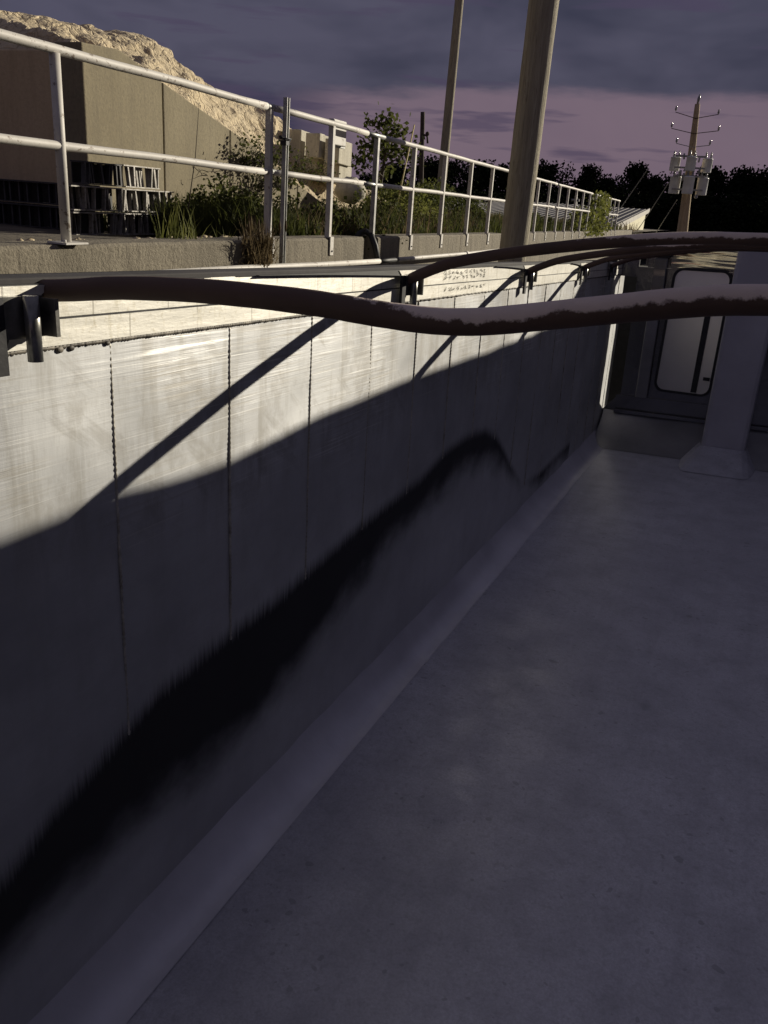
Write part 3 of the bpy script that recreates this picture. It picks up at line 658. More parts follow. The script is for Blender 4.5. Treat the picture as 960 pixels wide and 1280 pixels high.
# field of rough grass behind the railing
m_ = MB()
def grass_ok(x, y):
    return True
for k in range(26000):
    y = 8.0 + (random.random() ** 1.7) * 48; x = -4.05 - random.random() ** 1.3 * (2.2 + y * 0.22)
    if x < XB + 0.1 and y < 13.5: continue
    if -9 < x and -16 > x: continue
    hm = 0.38 + 0.22 * noise.noise(Vector((x * 0.7, y * 0.5, 2)))
    if y > 40: continue
    m_.blade((x, y, G0 - 0.02), hm * random.uniform(0.5, 1.3), 0.016 + y * 0.0006, (random.gauss(0, 0.3), random.gauss(0, 0.3), 0), 3)
o = m_.build('tall_grass', M['leaf']); tag(o, 'dark tangled tall grass growing behind the railing', 'grass', kind='stuff')
m_ = MB()
for k in range(7000):
    y = 8.5 + (random.random() ** 1.4) * 40; x = -4.05 - random.random() ** 1.2 * (1.6 + y * 0.15)
    if x < XB + 0.1 and y < 13.5: continue
    if noise.noise(Vector((x * 0.9, y * 0.4, 7))) < -0.02: continue
    m_.blade((x, y, G0 - 0.02), random.uniform(0.2, 0.62), 0.012 + y * 0.0005, (random.gauss(0, 0.45), random.gauss(0, 0.45), 0), 3)
tag(m_.build('dry_grass', M['dry']), 'dry straw coloured grass mixed into the green behind the railing', 'grass', kind='stuff')
def bp(px, x): p = at(px, 298, x=x); return (p.x, p.y, G0 - 0.03)
bushes = [
 (250, -5.4, (0.55, 0.55, 0.52), 'leaf', 'dark green bush right of the steel racks'),
 (300, -5.2, (0.6, 0.7, 0.55), 'leaf', 'dark green bush behind the dry weeds'),
 (375, -4.9, (0.5, 0.7, 0.50), 'leaf', 'low green bush just right of the grey strut'),
 (440, -5.2, (0.7, 0.9, 0.62), 'leaf', 'green bush below the electrical box'),
 (490, -4.9, (0.6, 0.8, 0.72), 'leafy', 'yellow green bush under the yellow stake'),
 (536, -4.7, (0.5, 0.8, 0.52), 'leafy', 'pale leafy bush at the foot of the thin wooden pole'),
 (505, -7.5, (1.3, 1.6, 1.0), 'leaf', 'tall loose bush behind the yellow stake'),
 (585, -4.8, (0.5, 1.0, 0.50), 'leaf', 'low bush left of the thick wooden pole'),
 (552, -8.5, (1.4, 1.8, 1.15), 'leaf', 'loose bush behind the thin wooden pole'),
 (672, -4.5, (0.45, 1.0, 0.55), 'leaf', 'dark green bush right of the thick wooden pole'),
]
for i, (px, x, sz, mt, lab) in enumerate(bushes):
    bush('bush', bp(px, x), sz, 3200 if sz[2] < 0.9 else 5200, 0.045 if sz[2] < 0.9 else 0.075, M[mt], lab, 'bush', 'bushes behind the railing')
# vine on the railing
v0 = at(745, 292, x=-3.8)
e = empty('climbing_vine', (v0.x, v0.y, G0)); tag(e, 'bright green vine climbing the far end of the railing', 'vine')
m_ = MB(); st = MB()
for k in range(1500):
    t_ = random.random(); yy = random.gauss(0, 1.3) - 1.2 * (1 - t_) ; zz_ = t_ * 1.25
    m_.leaf((random.gauss(0.02, 0.10), yy * (0.55 + 0.6 * (1 - t_)), zz_), 0.12)
for k in range(9):
    y_ = random.uniform(-1.2, 1.2); st.tube([(0, y_, 0), (0.03, y_ * 0.8 + 0.1, 0.5), (0, y_ * 0.7, 1.15)], 0.01, 5)
m_.build('foliage', M['leafy'], e); st.build('stem', M['bark'], e)
bush('bush', bp(725, -4.0), (0.3, 2.6, 0.7), 1300, 0.09, M['leafy'], 'thin pale weeds at the foot of the far railing posts', 'bush', 'bushes behind the railing')
# foreground plants on the wall
random.seed(21)
p = at(222, 302, x=-4.0); grass_clump('grass_tuft', (p.x, p.y, G0), (0.16, 0.18), 46, 0.42, M['leafy'], 'bright green grass tuft at the right end of the steel racks', 'grass tuft', 0.016, None, 0.5)
p = at(250, 300, x=-4.0); grass_clump('grass_tuft', (p.x, p.y, G0), (0.12, 0.5), 46, 0.22, M['leafy'], 'short thin grass between the racks and the dry weeds', 'grass tuft', 0.01, None, 0.7)
p = at(316, 300, x=-3.72)
o = grass_clump('dry_weed', (p.x + 0.05, p.y, G0 - 0.14), (0.10, 0.17), 150, 0.46, M['dry'], 'dry brown weed clump with seed heads hanging over the retaining wall', 'weeds', 0.010, None, 0.45, heads=26)
m_ = MB()
for k in range(420):
    m_.blade((random.gauss(0.03, 0.03), random.gauss(0, 0.11), random.uniform(0.0, 0.25)), random.uniform(0.05, 0.16), 0.012, (random.gauss(0.5, 0.5), random.gauss(0, 0.8), 0), 3)
for k in range(160):
    m_.blade((random.gauss(0.04, 0.02), random.gauss(0.0, 0.09), random.uniform(-0.06, 0.1)), -random.uniform(0.04, 0.12), 0.012, (random.gauss(-0.3, 0.4), random.gauss(0, 0.8), 0), 3)
m_.build('lower_leaves', M['dry'], o)
# tall thin dead stalk by the wing wall
m_ = MB(); q0 = at(235, 262, x=-4.6); q1 = at(249, 128, x=-4.6); m_.tube([q0, (q0 + q1) / 2 + Vector((0, 0.03, 0)), q1], [0.006, 0.004, 0.002], 5)
tag(m_.build('dead_stalk', M['bark']), 'single thin dead stalk rising in front of the bin wall', 'stalk')
# twigs and brambles over the slope
def bramble(px, py, x, n, h, mat, lab, lf=0):
    c = at(px, py, x=x); m_ = MB(); l_ = MB()
    for k in range(n):
        a = random.uniform(0, 6.28); d = Vector((math.cos(a) * 0.6, math.sin(a), random.uniform(0.3, 1.3))).normalized(); p = Vector((random.gauss(0, 0.12), random.gauss(0, 0.2), 0)); pts = [p.copy()]
        for s_ in range(6):
            d = (d + Vector((random.gauss(0, 0.25), random.gauss(0, 0.25), random.gauss(-0.12, 0.2)))).normalized(); p = p + d * h / 5; pts.append(p.copy())
            if lf and random.random() < 0.8:
                for q in range(lf): l_.leaf(p + Vector((random.gauss(0, .04), random.gauss(0, .04), random.gauss(0, .04))), 0.05)
        m_.tube(pts, [0.006 - 0.0009 * i for i in range(7)], 4, False)
    e = empty('bramble', c); tag(e, lab, 'bramble', 'brambles around the rubble slope'); m_.build('twigs', mat, e)
    if lf: l_.build('leaves', M['leaf'], e)
random.seed(31)
bramble(318, 205, -6.4, 60, 0.42, M['bark'], 'leafless brambles on the sloping edge of the wing wall', 2)
bramble(345, 235, -6.3, 60, 0.5, M['bark'], 'dark brambles at the lower end of the sloping rubble', 2)
bramble(385, 222, -6.8, 70, 0.42, M['dry'], 'fine pale twigs in front of the pale concrete blocks', 1)
bramble(385, 292, -4.3, 80, 0.42, M['dry'], 'brown brambles behind the railing right of the grey strut', 1)
bramble(435, 296, -4.2, 60, 0.34, M['dry'], 'brown brambles by the notch in the retaining wall', 1)
bramble(255, 215, -6.45, 12, 0.2, M['bark'], 'few dead twigs against the bin wall')

# ---------------- poles
def pole(px0, py0, px1, py1, dist, r0, r1, mat, name='utility_pole', jit=0.012):
    a = at(px0, py0, dist=dist); b = at(px1, py1, dist=dist)
    d = (b - a) / (b.z - a.z); base_ = a - d * (a.z - 0.0)
    e = empty(name, base_)
    H = b.z * 1.0
    n = 26; m_ = MB(); pts = []
    for k in range(n + 1):
        t_ = k / n; z = H * t_; pts.append((d.x * z + 0.006 * noise.noise(Vector((z * 0.7, px0, 1))), d.y * z, z))
    m_.tube(pts, [r0 + (r1 - r0) * k / n for k in range(n + 1)], 22, True, jit)
    m_.build('shaft', mat, e)
    return e, d, H
e, d, H = pole(643, 300, 690, -80, 12.0, 0.19, 0.185, M['pole'])
tag(e, 'thick leaning wooden pole standing between the trailer and the retaining wall', 'utility pole')
e, d, H = pole(550, 250, 580, -60, 30.0, 0.165, 0.135, M['pole'])
tag(e, 'slender tall wooden pole behind the railing, left of the thick one', 'utility pole')
e, d, H = pole(526, 240, 528.5, 140, 42.0, 0.13, 0.10, M['bark'])
tag(e, 'short dark pole stub with a bracket beside the yellow stake', 'utility pole')
m_ = MB(); tq = Vector((d.x * H, d.y * H, 0)); m_.tube([tq + Vector(q) for q in ((0, 0, H - 0.9), (0.3, 0, H - 1.0), (0.35, 0, H - 1.3))], 0.05, 6); m_.blob(tq + Vector((0.3, 0, H - 0.9)), 0.1, 8, 6); m_.build('bracket', M['bark'], e)
q0 = at(496, 258, x=-5.2); q1 = at(518, 156, x=-5.2); q0 = q0 - (q1 - q0) * 0.5
m_ = MB(); m_.tube([q0, q1], [0.013, 0.011], 7); tag(m_.build('marker_stake', M['yellow']), 'leaning thin yellow stake rising out of the grass behind the railing', 'stake')

# far pole with transformers
e, d, H = pole(853, 288, 872, 130, 45.0, 0.33, 0.115, M['pole2'])
tag(e, 'brown utility pole carrying six grey transformers and three crossarms', 'utility pole')
def onp(z): return Vector((d.x * z, d.y * z, z))
def zpix(py): # height on that pole of an image row
    return at(853 + (288 - py) * 0.12, py, dist=45.0).z
def transformer(c, r, h, name='transformer'):
    m_ = MB(); m_.tube([c, c + Vector((0, 0, h * 0.04)), c + Vector((0, 0, h * 0.93)), c + Vector((0, 0, h * 0.95)), c + Vector((0, 0, h))], [r * 0.97, r, r, r * 1.07, r * 0.8], 16)
    o = m_.build('transformer', M['trans'], e)
    b_ = MB()
    for s_ in (-0.1, 0.12):
        b_.tube([c + Vector((s_, 0, h)), c + Vector((s_, 0, h + 0.1)), c + Vector((s_, 0, h + 0.28))], [0.05, 0.04, 0.02], 8)
        for q in range(3): b_.tube([c + Vector((s_, 0, h + 0.05 + q * 0.07)), c + Vector((s_, 0, h + 0.07 + q * 0.07))], 0.06, 8)
    b_.build('bushing', M['porc'], o)
    return o
za, zb = zpix(216), zpix(243)
for (dx, dy) in ((-0.72, 0.1), (0.02, -0.55), (0.72, 0.15)): transformer(onp(za) + Vector((dx, dy, 0.05)), 0.23, 0.62)
for (dx, dy) in ((-0.62, 0.0), (0.02, -0.62), (0.62, 0.0)): transformer(onp(zb) + Vector((dx, dy, 0.0)), 0.25, 0.78)
for z in (za + 0.2, za + 0.7, zb + 0.2, zb + 0.8):
    m_ = MB(); m_.box(-0.7, 0.7, -0.30, -0.22, z - 0.04, z + 0.04, Matrix.Translation((d.x * z, d.y * z, 0))); m_.box(-0.06, 0.06, -0.5, -0.3, z - 0.04, z + 0.04, Matrix.Translation((d.x * z, d.y * z, 0))); m_.build('mounting_arm', M['galv'], e)
for (py, ln, tl) in ((147, 0.95, 0.16), (166, 1.05, 0.12), (183, 0.75, 0.08)):
    z = zpix(py); m_ = MB(); c = onp(z)
    m_.tube([c + Vector((-ln, 0, tl * 1.3)), c + Vector((0, -0.15, -0.05)), c + Vector((ln, 0, tl))], 0.018, 6)
    o = m_.build('crossarm', M['galv'] if py > 170 else M['bark'], e)
    for s_ in (-1, 1):
        b_ = MB(); q = c + Vector((s_ * ln, 0, tl * (1.6 if s_ < 0 else 1)))
        b_.tube([q, q + Vector((0, 0, 0.08)), q + Vector((0, 0, 0.16)), q + Vector((0, 0, 0.2))], [0.02, 0.055, 0.03, 0.05], 8); b_.build('insulator', M['porc'], o)
m_ = MB(); m_.tube([onp(H), onp(H) + Vector((0.02, 0, 0.25)), onp(H) + Vector((0.03, 0, 0.4))], [0.05, 0.07, 0.03], 8); m_.build('insulator', M['porc'], e)
for k in range(10):
    z = zpix(200 + k * 3); m_ = MB(); c = onp(z) + Vector((random.uniform(-0.4, 0.5), -0.3, 0)); m_.tube([c, c + Vector((random.uniform(-.1, .1), -.05, 0.25))], 0.045, 6); m_.build('fuse', M['porc'], e)
m_ = MB(); z = zpix(262); m_.blob(onp(z) + Vector((0.4, -0.2, 0.6)), 0.09, 8, 6); m_.build('insulator', M['porc'], e)
# small pole farther off
e, d, H = pole(886, 291, 890.5, 262, 110, 0.16, 0.12, M['galv'])
tag(e, 'small distant pole with two short arms right of the transformer pole', 'utility pole')
for z_, l_ in ((H - 0.9, 0.95), (H - 1.9, 0.8)):
    m_ = MB(); m_.tube([(-l_, 0, z_ + 0.35), (0, 0, z_), (l_, 0, z_ + 0.35)], 0.06, 6); m_.blob((-l_, 0, z_ + .45), .14, 6, 5); m_.blob((l_, 0, z_ + .45), .14, 6, 5); m_.build('crossarm', M['galv'], e)
# guy wires
for (a, b, lab) in (((780, 254), (810, 211), 'pale guy wire rising from behind the shed roof'), ((810, 268), (836, 228), 'guy wire between the shed and the transformer pole'), ((820, 291), (846, 250), 'lowest guy wire just left of the transformer pole')):
    P = at(*a, dist=52.0); Q = at(*b, dist=46.0); P2 = P + (P - Q) * 1.6
    m_ = MB(); m_.tube([P2, P, Q], 0.022, 5); tag(m_.build('guy_wire', M['wire']), lab, 'guy wire', 'guy wires near the transformer pole')

# ---------------- long shed
XE = -5.2; y0 = XE / -0.107; y1 = XE / -0.0806
A = at(769, 281, x=XE); B = at(808, 262, x=XE)
sh = empty('long_shed', (XE, A.y, 0)); tag(sh, 'long low shed with ribbed dark roof and cream end wall', 'shed')
def sh_roof(x, t): return (x - XE, (B.y - A.y) * t, A.z + (B.z - A.z) * t)
Lx = 15
m_ = MB(); vs = [sh_roof(XE + 0.12, -0.03), sh_roof(XE - Lx, -0.03), sh_roof(XE - Lx, 1.03), sh_roof(XE + 0.12, 1.03)]
m_.add([Vector(v) for v in vs] + [Vector(v) - Vector((0, 0, 0.1)) for v in vs], [(0, 3, 2, 1), (4, 5, 6, 7), (0, 1, 5, 4), (1, 2, 6, 5), (2, 3, 7, 6), (3, 0, 4, 7)])
rf = m_.build('roof', M['roof'], sh)
m_ = MB()
for k in range(38):
    x = XE - 0.1 - k * 0.40
    a, b = Vector(sh_roof(x, -0.03)), Vector(sh_roof(x, 1.02)); m_.prism([(-0.05, 0), (0.05, 0), (0.03, 0.014), (-0.03, 0.014)], 0, 1, 'y', Matrix(((1, 0, 0, a.x), (0, b.y - a.y, 0, a.y), (0, b.z - a.z, 1, a.z + 0.003), (0, 0, 0, 1))))
rb = m_.build('ribs', M['rib'], rf)
m_ = MB(); a, b = Vector(sh_roof(XE, -0.03)), Vector(sh_roof(XE, 1.03))
m_.prism([(0.13, -0.22), (0.20, -0.22), (0.20, 0.07), (0.13, 0.07)], 0, 1, 'y', Matrix(((1, 0, 0, a.x), (0, b.y - a.y, 0, a.y), (0, b.z - a.z, 1, a.z), (0, 0, 0, 1)))); m_.build('fascia', M['rib'], sh)
m_ = MB(); ya, yb = 0.0, B.y - A.y
m_.add([(0, ya, 0.2), (0, yb, 0.2), (0, yb, B.z - 0.11), (0, ya, A.z - 0.11), (-0.12, ya, 0.2), (-0.12, yb, 0.2), (-0.12, yb, B.z - 0.11), (-0.12, ya, A.z - 0.11)], [(0, 1, 2, 3), (7, 6, 5, 4), (0, 3, 7, 4), (1, 5, 6, 2), (3, 2, 6, 7)])
m_.box(-Lx, -0.121, -0.0, 0.12, 0.2, A.z - 0.12); m_.build('wall', M['cream'], sh)
# small mast behind vine
m_ = MB(); q = at(719, 293, dist=34); q1 = at(721, 236, dist=34); m_.tube([q - (q1 - q) * 0.3, q1], 0.035, 6); m_.tube([q1 + Vector((-.15, 0, -.4)), q1 + Vector((.15, 0, -.4))], 0.05, 6)
tag(m_.build('service_mast', M['galv']), 'thin grey service mast seen through the railing left of the vine', 'mast')

# ---------------- trees of the far treeline
def tree_mesh(rs, h, wdt, n=1500, leaf=0.42, open_=0.5):
    random.seed(rs); tr = MB(); cr_ = MB()
    tr.tube([(0, 0, 0), (0.1, 0, h * 0.3), (-0.05, 0.1, h * 0.6), (0, 0, h * 0.86)], [0.28, 0.22, 0.13, 0.04], 7)
    cl = []
    for k in range(13):
        z = h * random.uniform(0.22, 0.93); a = random.uniform(0, 6.28); rr = wdt * random.uniform(0.15, 0.85) * (1.05 - 0.45 * (z / h))
        c = Vector((math.cos(a) * rr, math.sin(a) * rr, z)); cl.append((c, random.uniform(0.26, 0.46) * wdt))
        tr.tube([(0, 0, z * 0.7), tuple(c * 0.6 + Vector((0, 0, z * 0.36))), tuple(c)], [0.1, 0.06, 0.02], 5)
    cl.append((Vector((0, 0, h * 0.93)), 0.3 * wdt))
    for k in range(n):
        c, r = random.choice(cl); dd = Vector((random.gauss(0, 1), random.gauss(0, 1), random.gauss(0, 0.8))).normalized() * r * random.random() ** 0.4
        cr_.leaf(c + dd, leaf, 0)
    return tr, cr_
kinds = []
for rs, h, wd_ in ((1, 1.0, 0.42), (2, 1.0, 0.5), (3, 1.0, 0.36), (4, 1.0, 0.55)):
    tr, cr_ = tree_mesh(rs, 9.0, 9.0 * wd_, 5200, 0.34)
    a = tr.build('trunk', M['bark']); b = cr_.build('crown', M['leafd']); kinds.append((a, b))
tl = [ # px, py of top, distance, kind, label
 (462, 212, 60, 0, 'dark tree low behind the galvanised railing post'),
 (498, 205, 70, 2, 'dark tree between the yellow stake and the small leafy tree'),
 (540, 200, 85, 1, 'dark tree just left of the slender tall pole'),
 (572, 202, 90, 3, 'dark tree just right of the slender tall pole'),
 (602, 204, 95, 1, 'dark tree midway between the slender and the thick pole'),
 (628, 206, 95, 0, 'dark tree touching the left side of the thick pole'),
 (655, 205, 95, 3, 'dark tree hidden mostly by the thick pole'),
 (684, 205, 92, 1, 'tall dark tree touching the right side of the thick pole'),
 (702, 218, 95, 3, 'dark tree on the slope of the dip right of the thick pole'),
 (722, 226, 100, 2, 'lowest dark tree in the dip of the treeline'),
 (742, 207, 92, 0, 'rounded dark tree above the green vine'),
 (758, 216, 95, 1, 'dark tree just right of the rounded one above the vine'),
 (776, 222, 85, 3, 'dark tree above the shed roof end'),
 (800, 204, 88, 0, 'tall flat topped dark tree left of the transformer pole'),
 (822, 213, 95, 2, 'thin dark tree close left of the transformer pole'),
 (842, 215, 100, 3, 'dark tree behind the left transformers'),
 (866, 216, 100, 1, 'dark tree behind the transformer pole shaft'),
 (886, 204, 90, 2, 'dark tree with a loose top just right of the transformers'),
 (905, 216, 100, 3, 'dark tree between the loose topped tree and the right hand group'),
 (928, 209, 92, 0, 'dark tree in the right hand group, near the picture edge'),
 (950, 214, 96, 1, 'dark tree at the right picture edge'),
 (975, 208, 90, 3, 'dark tree cut by the right picture edge'),
 (640, 236, 75, 3, 'low dark tree behind the far railing'), (700, 236, 80, 1, 'low dark tree behind the shed left of the vine'),
 (760, 238, 80, 3, 'low dark tree behind the shed roof'), (830, 240, 85, 1, 'low dark tree left of the transformer pole foot'),
 (870, 242, 85, 3, 'low dark tree right of the transformer pole foot'), (910, 240, 85, 1, 'low dark tree above the small distant pole'),
 (945, 240, 85, 3, 'low dark tree at the right below the treeline'),
 (560, 232, 65, 3, 'low dark tree behind the slender pole foot'), (600, 236, 70, 1, 'low dark tree behind the railing left of the thick pole'),
]
for i, (px, py, dist, k, lab) in enumerate(tl):
    top = at(px, py, dist=dist); z0 = 0.0 if top.x > -4.2 else 0.0
    e = empty('dark_tree', (top.x, top.y, z0), i * 1.7); tag(e, lab, 'tree', 'trees of the far treeline')
    s_ = (top.z - z0 + (0.5 if py < 212 else -0.6 if 216 < py < 230 else 0)) / 9.9; sx = 0.9 if py < 212 else 0.78 if py < 230 else 1.15
    a0, b0 = kinds[k]
    for j, src in enumerate((a0, b0)):
        if i < 0: pass
        c = src.copy(); col.objects.link(c); c.parent = e; c.scale = (sx * max(s_, .9), sx * max(s_, .9), s_)
for a, b in kinds:
    bpy.data.objects.remove(a); bpy.data.objects.remove(b)
# scrubby woodland mass filling in below the crowns
random.seed(77); m_ = MB()
for k in range(16000):
    px = random.uniform(430, 1060); dist = random.uniform(108, 118); base_ = at(px, 292, dist=dist)
    hh_ = 5.2 + 1.0 * noise.noise(Vector((px * 0.03, 0, 0)))
    m_.leaf((base_.x, base_.y, random.random() * hh_), 0.9, 0)
tag(m_.build('far_woods', M['leafd']), 'unbroken dark woodland closing the view under the treeline', 'woods', kind='stuff')
# small leafy tree behind the electrical box
random.seed(41)
c = at(470, 298, x=-9.0); top = at(474, 140, x=-9.0)
e = empty('small_tree', (c.x, c.y, G0)); tag(e, 'small leafy tree with loose upward branches behind the galvanised railing post', 'tree')
tr = MB(); cr_ = MB(); Ht = top.z - G0
tr.tube([(0, 0, 0), (0.05, 0, Ht * 0.4), (0.15, 0, Ht * 0.7), (0.1, 0, Ht * 0.95)], [0.07, 0.05, 0.03, 0.01], 7)
for k in range(22):
    z = Ht * random.uniform(0.35, 0.95); a = random.uniform(0, 6.28); ln = (0.25 + 0.9 * (1 - z / Ht)) * random.uniform(0.6, 1.3); q = Vector((0.1 + math.cos(a) * ln, math.sin(a) * ln, z + ln * 0.45))
    tr.tube([(0.1, 0, z), tuple((Vector((0.1, 0, z)) + q) / 2 + Vector((0, 0, 0.04))), tuple(q)], [0.018, 0.012, 0.005], 5)
    for j in range(45): cr_.leaf(q + Vector((random.gauss(0, 0.19), random.gauss(0, 0.19), random.gauss(0, 0.11))), 0.13, 0.2)
tr.build('trunk', M['bark'], e); cr_.build('crown', M['leaf'], e)

# ================================================================== TRAILER (own metre frame, origin at the eye)
S = 1.1
tr_ = empty('dump_trailer'); tr_.matrix_world = TM
tag(tr_, 'long open aluminium dump trailer bed with tarp bows over it', 'trailer')
def tpix(px, py, x=-1.0):   # image point -> (y, z) on the trailer plane x
    r = T3 @ Vector((px - 480, py - 640, FPX)); k = x / r.x; return r.y * k, r.z * k
YB0, YB1 = -1.6, 7.25
ZC, ZF, CX = -1.425, -1.495, -0.905
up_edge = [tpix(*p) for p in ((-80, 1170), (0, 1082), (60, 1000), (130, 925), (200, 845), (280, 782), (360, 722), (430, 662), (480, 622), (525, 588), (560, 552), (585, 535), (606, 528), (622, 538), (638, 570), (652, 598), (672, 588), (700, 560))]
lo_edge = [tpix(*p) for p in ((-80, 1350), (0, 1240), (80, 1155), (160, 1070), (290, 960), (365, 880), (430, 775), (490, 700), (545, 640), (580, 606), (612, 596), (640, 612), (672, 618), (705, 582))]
up_edge.sort(); lo_edge.sort()
def wall_fn(u, v):
    y = YB0 + (YB1 - YB0) * u; z = -0.196 + (ZC + 0.196) * v
    p = Vector((0, y * 1.6, z * 2.2))
    x = -1.0 + 0.0045 * noise.noise(p) + 0.0016 * noise.noise(p * 4)
    # quilting between the welded ribs
    ph = ((y - 1.14) / 0.365) % 1.0
    x += 0.0022 * math.sin(ph * math.pi)
    return (x * S, y * S, z * S)
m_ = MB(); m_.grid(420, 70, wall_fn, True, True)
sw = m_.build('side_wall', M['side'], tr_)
me = sw.data
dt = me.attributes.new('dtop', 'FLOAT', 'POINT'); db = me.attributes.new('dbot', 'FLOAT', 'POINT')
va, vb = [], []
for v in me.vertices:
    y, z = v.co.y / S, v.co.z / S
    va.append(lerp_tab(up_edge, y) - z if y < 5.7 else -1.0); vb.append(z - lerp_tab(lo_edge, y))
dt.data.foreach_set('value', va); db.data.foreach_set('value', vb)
# outer skin
m_ = MB(); m_.box(-1.06 * S, -1.012 * S, YB0 * S, YB1 * S, ZF * S, -0.1 * S); m_.build('outer_skin', M['side'], tr_)
# welded seams
random.seed(3)
def beads(p0, p1, r, step, mb_):
    p0, p1 = Vector(p0), Vector(p1); L = (p1 - p0).length; n = int(L / step); pts = []; rad = []
    for i in range(n * 2 + 1):
        pts.append(p0 + (p1 - p0) * i / (n * 2)); rad.append(r * (1.0 if i % 2 else 0.62) * random.uniform(0.85, 1.15))
    mb_.tube(pts, rad, 7)
for k in range(-6, 17):
    y = 1.14 + 0.366 * k
    if y < YB0 or y > 7.1: continue
    zb_ = max(ZC, lerp_tab(up_edge, y) - 0.05) if y < 5.6 else ZC
    m_ = MB(); beads((-0.9992 * S, y * S, -0.2 * S), (-1.0002 * S, y * S, zb_ * S), 0.0039, 0.012 if k < 6 else 0.03, m_)
    m_.build('weld_seam', M['weldd'], sw)
m_ = MB(); beads((-0.997 * S, YB0 * S, -0.195 * S), (-0.997 * S, 2.6 * S, -0.195 * S), 0.0058, 0.009, m_); beads((-0.997 * S, 2.6 * S, -0.195 * S), (-0.997 * S, YB1 * S, -0.195 * S), 0.0055, 0.05, m_)
for (y, r) in ((1.02, .008), (1.045, .007), (1.13, .006), (2.5, .008)): m_.blob((-0.994 * S, y * S, -0.199 * S), r, 8, 6, (0.5, 1.2, 0.8))
m_.build('long_weld', M['weldg'], sw)
# upper rail extrusion in two planks + short joints
def plank(z0, z1, xo, nm):
    q = MB()
    def fn(u, v):
        y = YB0 + (YB1 - YB0) * u; z = z0 + (z1 - z0) * v
        return ((xo + 0.002 * noise.noise(Vector((y * 2, z * 9, 4)))) * S, y * S, z * S)
    q.grid(260, 4, fn, True, False); return q.build(nm, M['band'], tr_)
ub = plank(-0.192, -0.152, -0.992, 'upper_plank'); plank(-0.149, -0.098, -0.996, 'upper_plank')
m_ = MB(); m_.box(-1.01 * S, -0.9965 * S, YB0 * S, YB1 * S, -0.1525 * S, -0.1485 * S); m_.box(-1.01 * S, -0.994 * S, YB0 * S, YB1 * S, -0.1945 * S, -0.192 * S); m_.build('plank_groove', M['dark'], tr_)
# illegible scratched writing
random.seed(9); m_ = MB()
ty0 = tpix(553, 345)[0]; ty1 = tpix(603, 345)[0]
for row, zc in ((0, -0.112), (1, -0.129), (2, -0.168)):
    y = ty0
    while y < ty1:
        pts = []; wy = random.uniform(0.02, 0.045)
        for q in range(5): pts.append(((-0.9935 if row < 2 else -0.9895) * S, (y + wy * random.random()) * S, (zc + random.uniform(-0.008, 0.008)) * S))
        m_.tube(pts, 0.0009, 4, False); y += wy + 0.012
m_.build('scratched_writing', M['weldg'], ub)
# cap of the side wall
m_ = MB()
def capf(u, v):
    y = YB0 + (YB1 - YB0) * u; a = v * 2 * math.pi
    cx_, cz_ = -1.035 + 0.003 * noise.noise(Vector((y * 1.2, 0, 0))), -0.094 + 0.0025 * noise.noise(Vector((y * 1.2, 5, 0)))
    return ((cx_ + 0.044 * max(-0.9, min(0.9, math.cos(a) * 1.3))) * S, y * S, (cz_ + 0.0065 * max(-0.9, min(0.9, math.sin(a) * 1.3))) * S)
m_.grid(200, 16, capf, True, False); m_.build('side_rail_cap', M['cap'], tr_)
# right wall with its cap
m_ = MB(); m_.box(1.1 * S, 1.15 * S, YB0 * S, YB1 * S, ZF * S, -0.1 * S); m_.build('side_wall', M['slope'], tr_)
m_ = MB(); m_.box(1.07 * S, 1.17 * S, YB0 * S, YB1 * S, -0.1 * S + .002, -0.075 * S); m_.build('side_rail_cap', M['cap'], tr_)
# floor + chamfers
m_ = MB()
def flf(u, v):
    x = CX + (1.045 - CX) * u; y = YB0 + (6.9 - YB0) * v
    return (x * S, y * S, (ZF + 0.004 * noise.noise(Vector((x * 1.5, y * 1.5, 0))) + 0.0015 * noise.noise(Vector((x * 5, y * 5, 0)))) * S)
m_.grid(60, 180, flf, True, False); m_.build('bed_floor', M['floor'], tr_)
m_ = MB()
def chf(u, v):
    y = YB0 + (7.0 - YB0) * u; a = 1 - v
    P = [(-1.0, -1.405), (-0.994, -1.432), (-0.945, -1.4940), (-0.885, -1.4940)]
    k = (a ** 3, 3 * a * a * v, 3 * a * v * v, v ** 3)
    x = sum(q * p[0] for q, p in zip(k, P)); z = sum(q * p[1] for q, p in zip(k, P)); f = 4 * v * a
    n_ = 0.004 * noise.noise(Vector((y * 2, v * 2, 0))) * f
    return ((x + 0.0006) * S + n_, y * S, (z + 0.001 + 0.004 * f) * S + n_)
m_.grid(220, 10, chf, True, True); m_.build('chamfer_strip', M['chamfer'], tr_)
m_ = MB(); m_.prism([(1.1 * S, ZC * S), (1.045 * S, ZF * S), (1.1 * S, ZF * S)], YB0 * S, 7.0 * S); m_.build('chamfer_strip', M['chamfer'], tr_)
m_ = MB(); beads((-0.883 * S, 2.6 * S, (ZF - .001) * S), (-0.883 * S, 6.4 * S, (ZF - .001) * S), 0.004, 0.05, m_); m_.build('weld_seam', M['chamfer'], tr_)
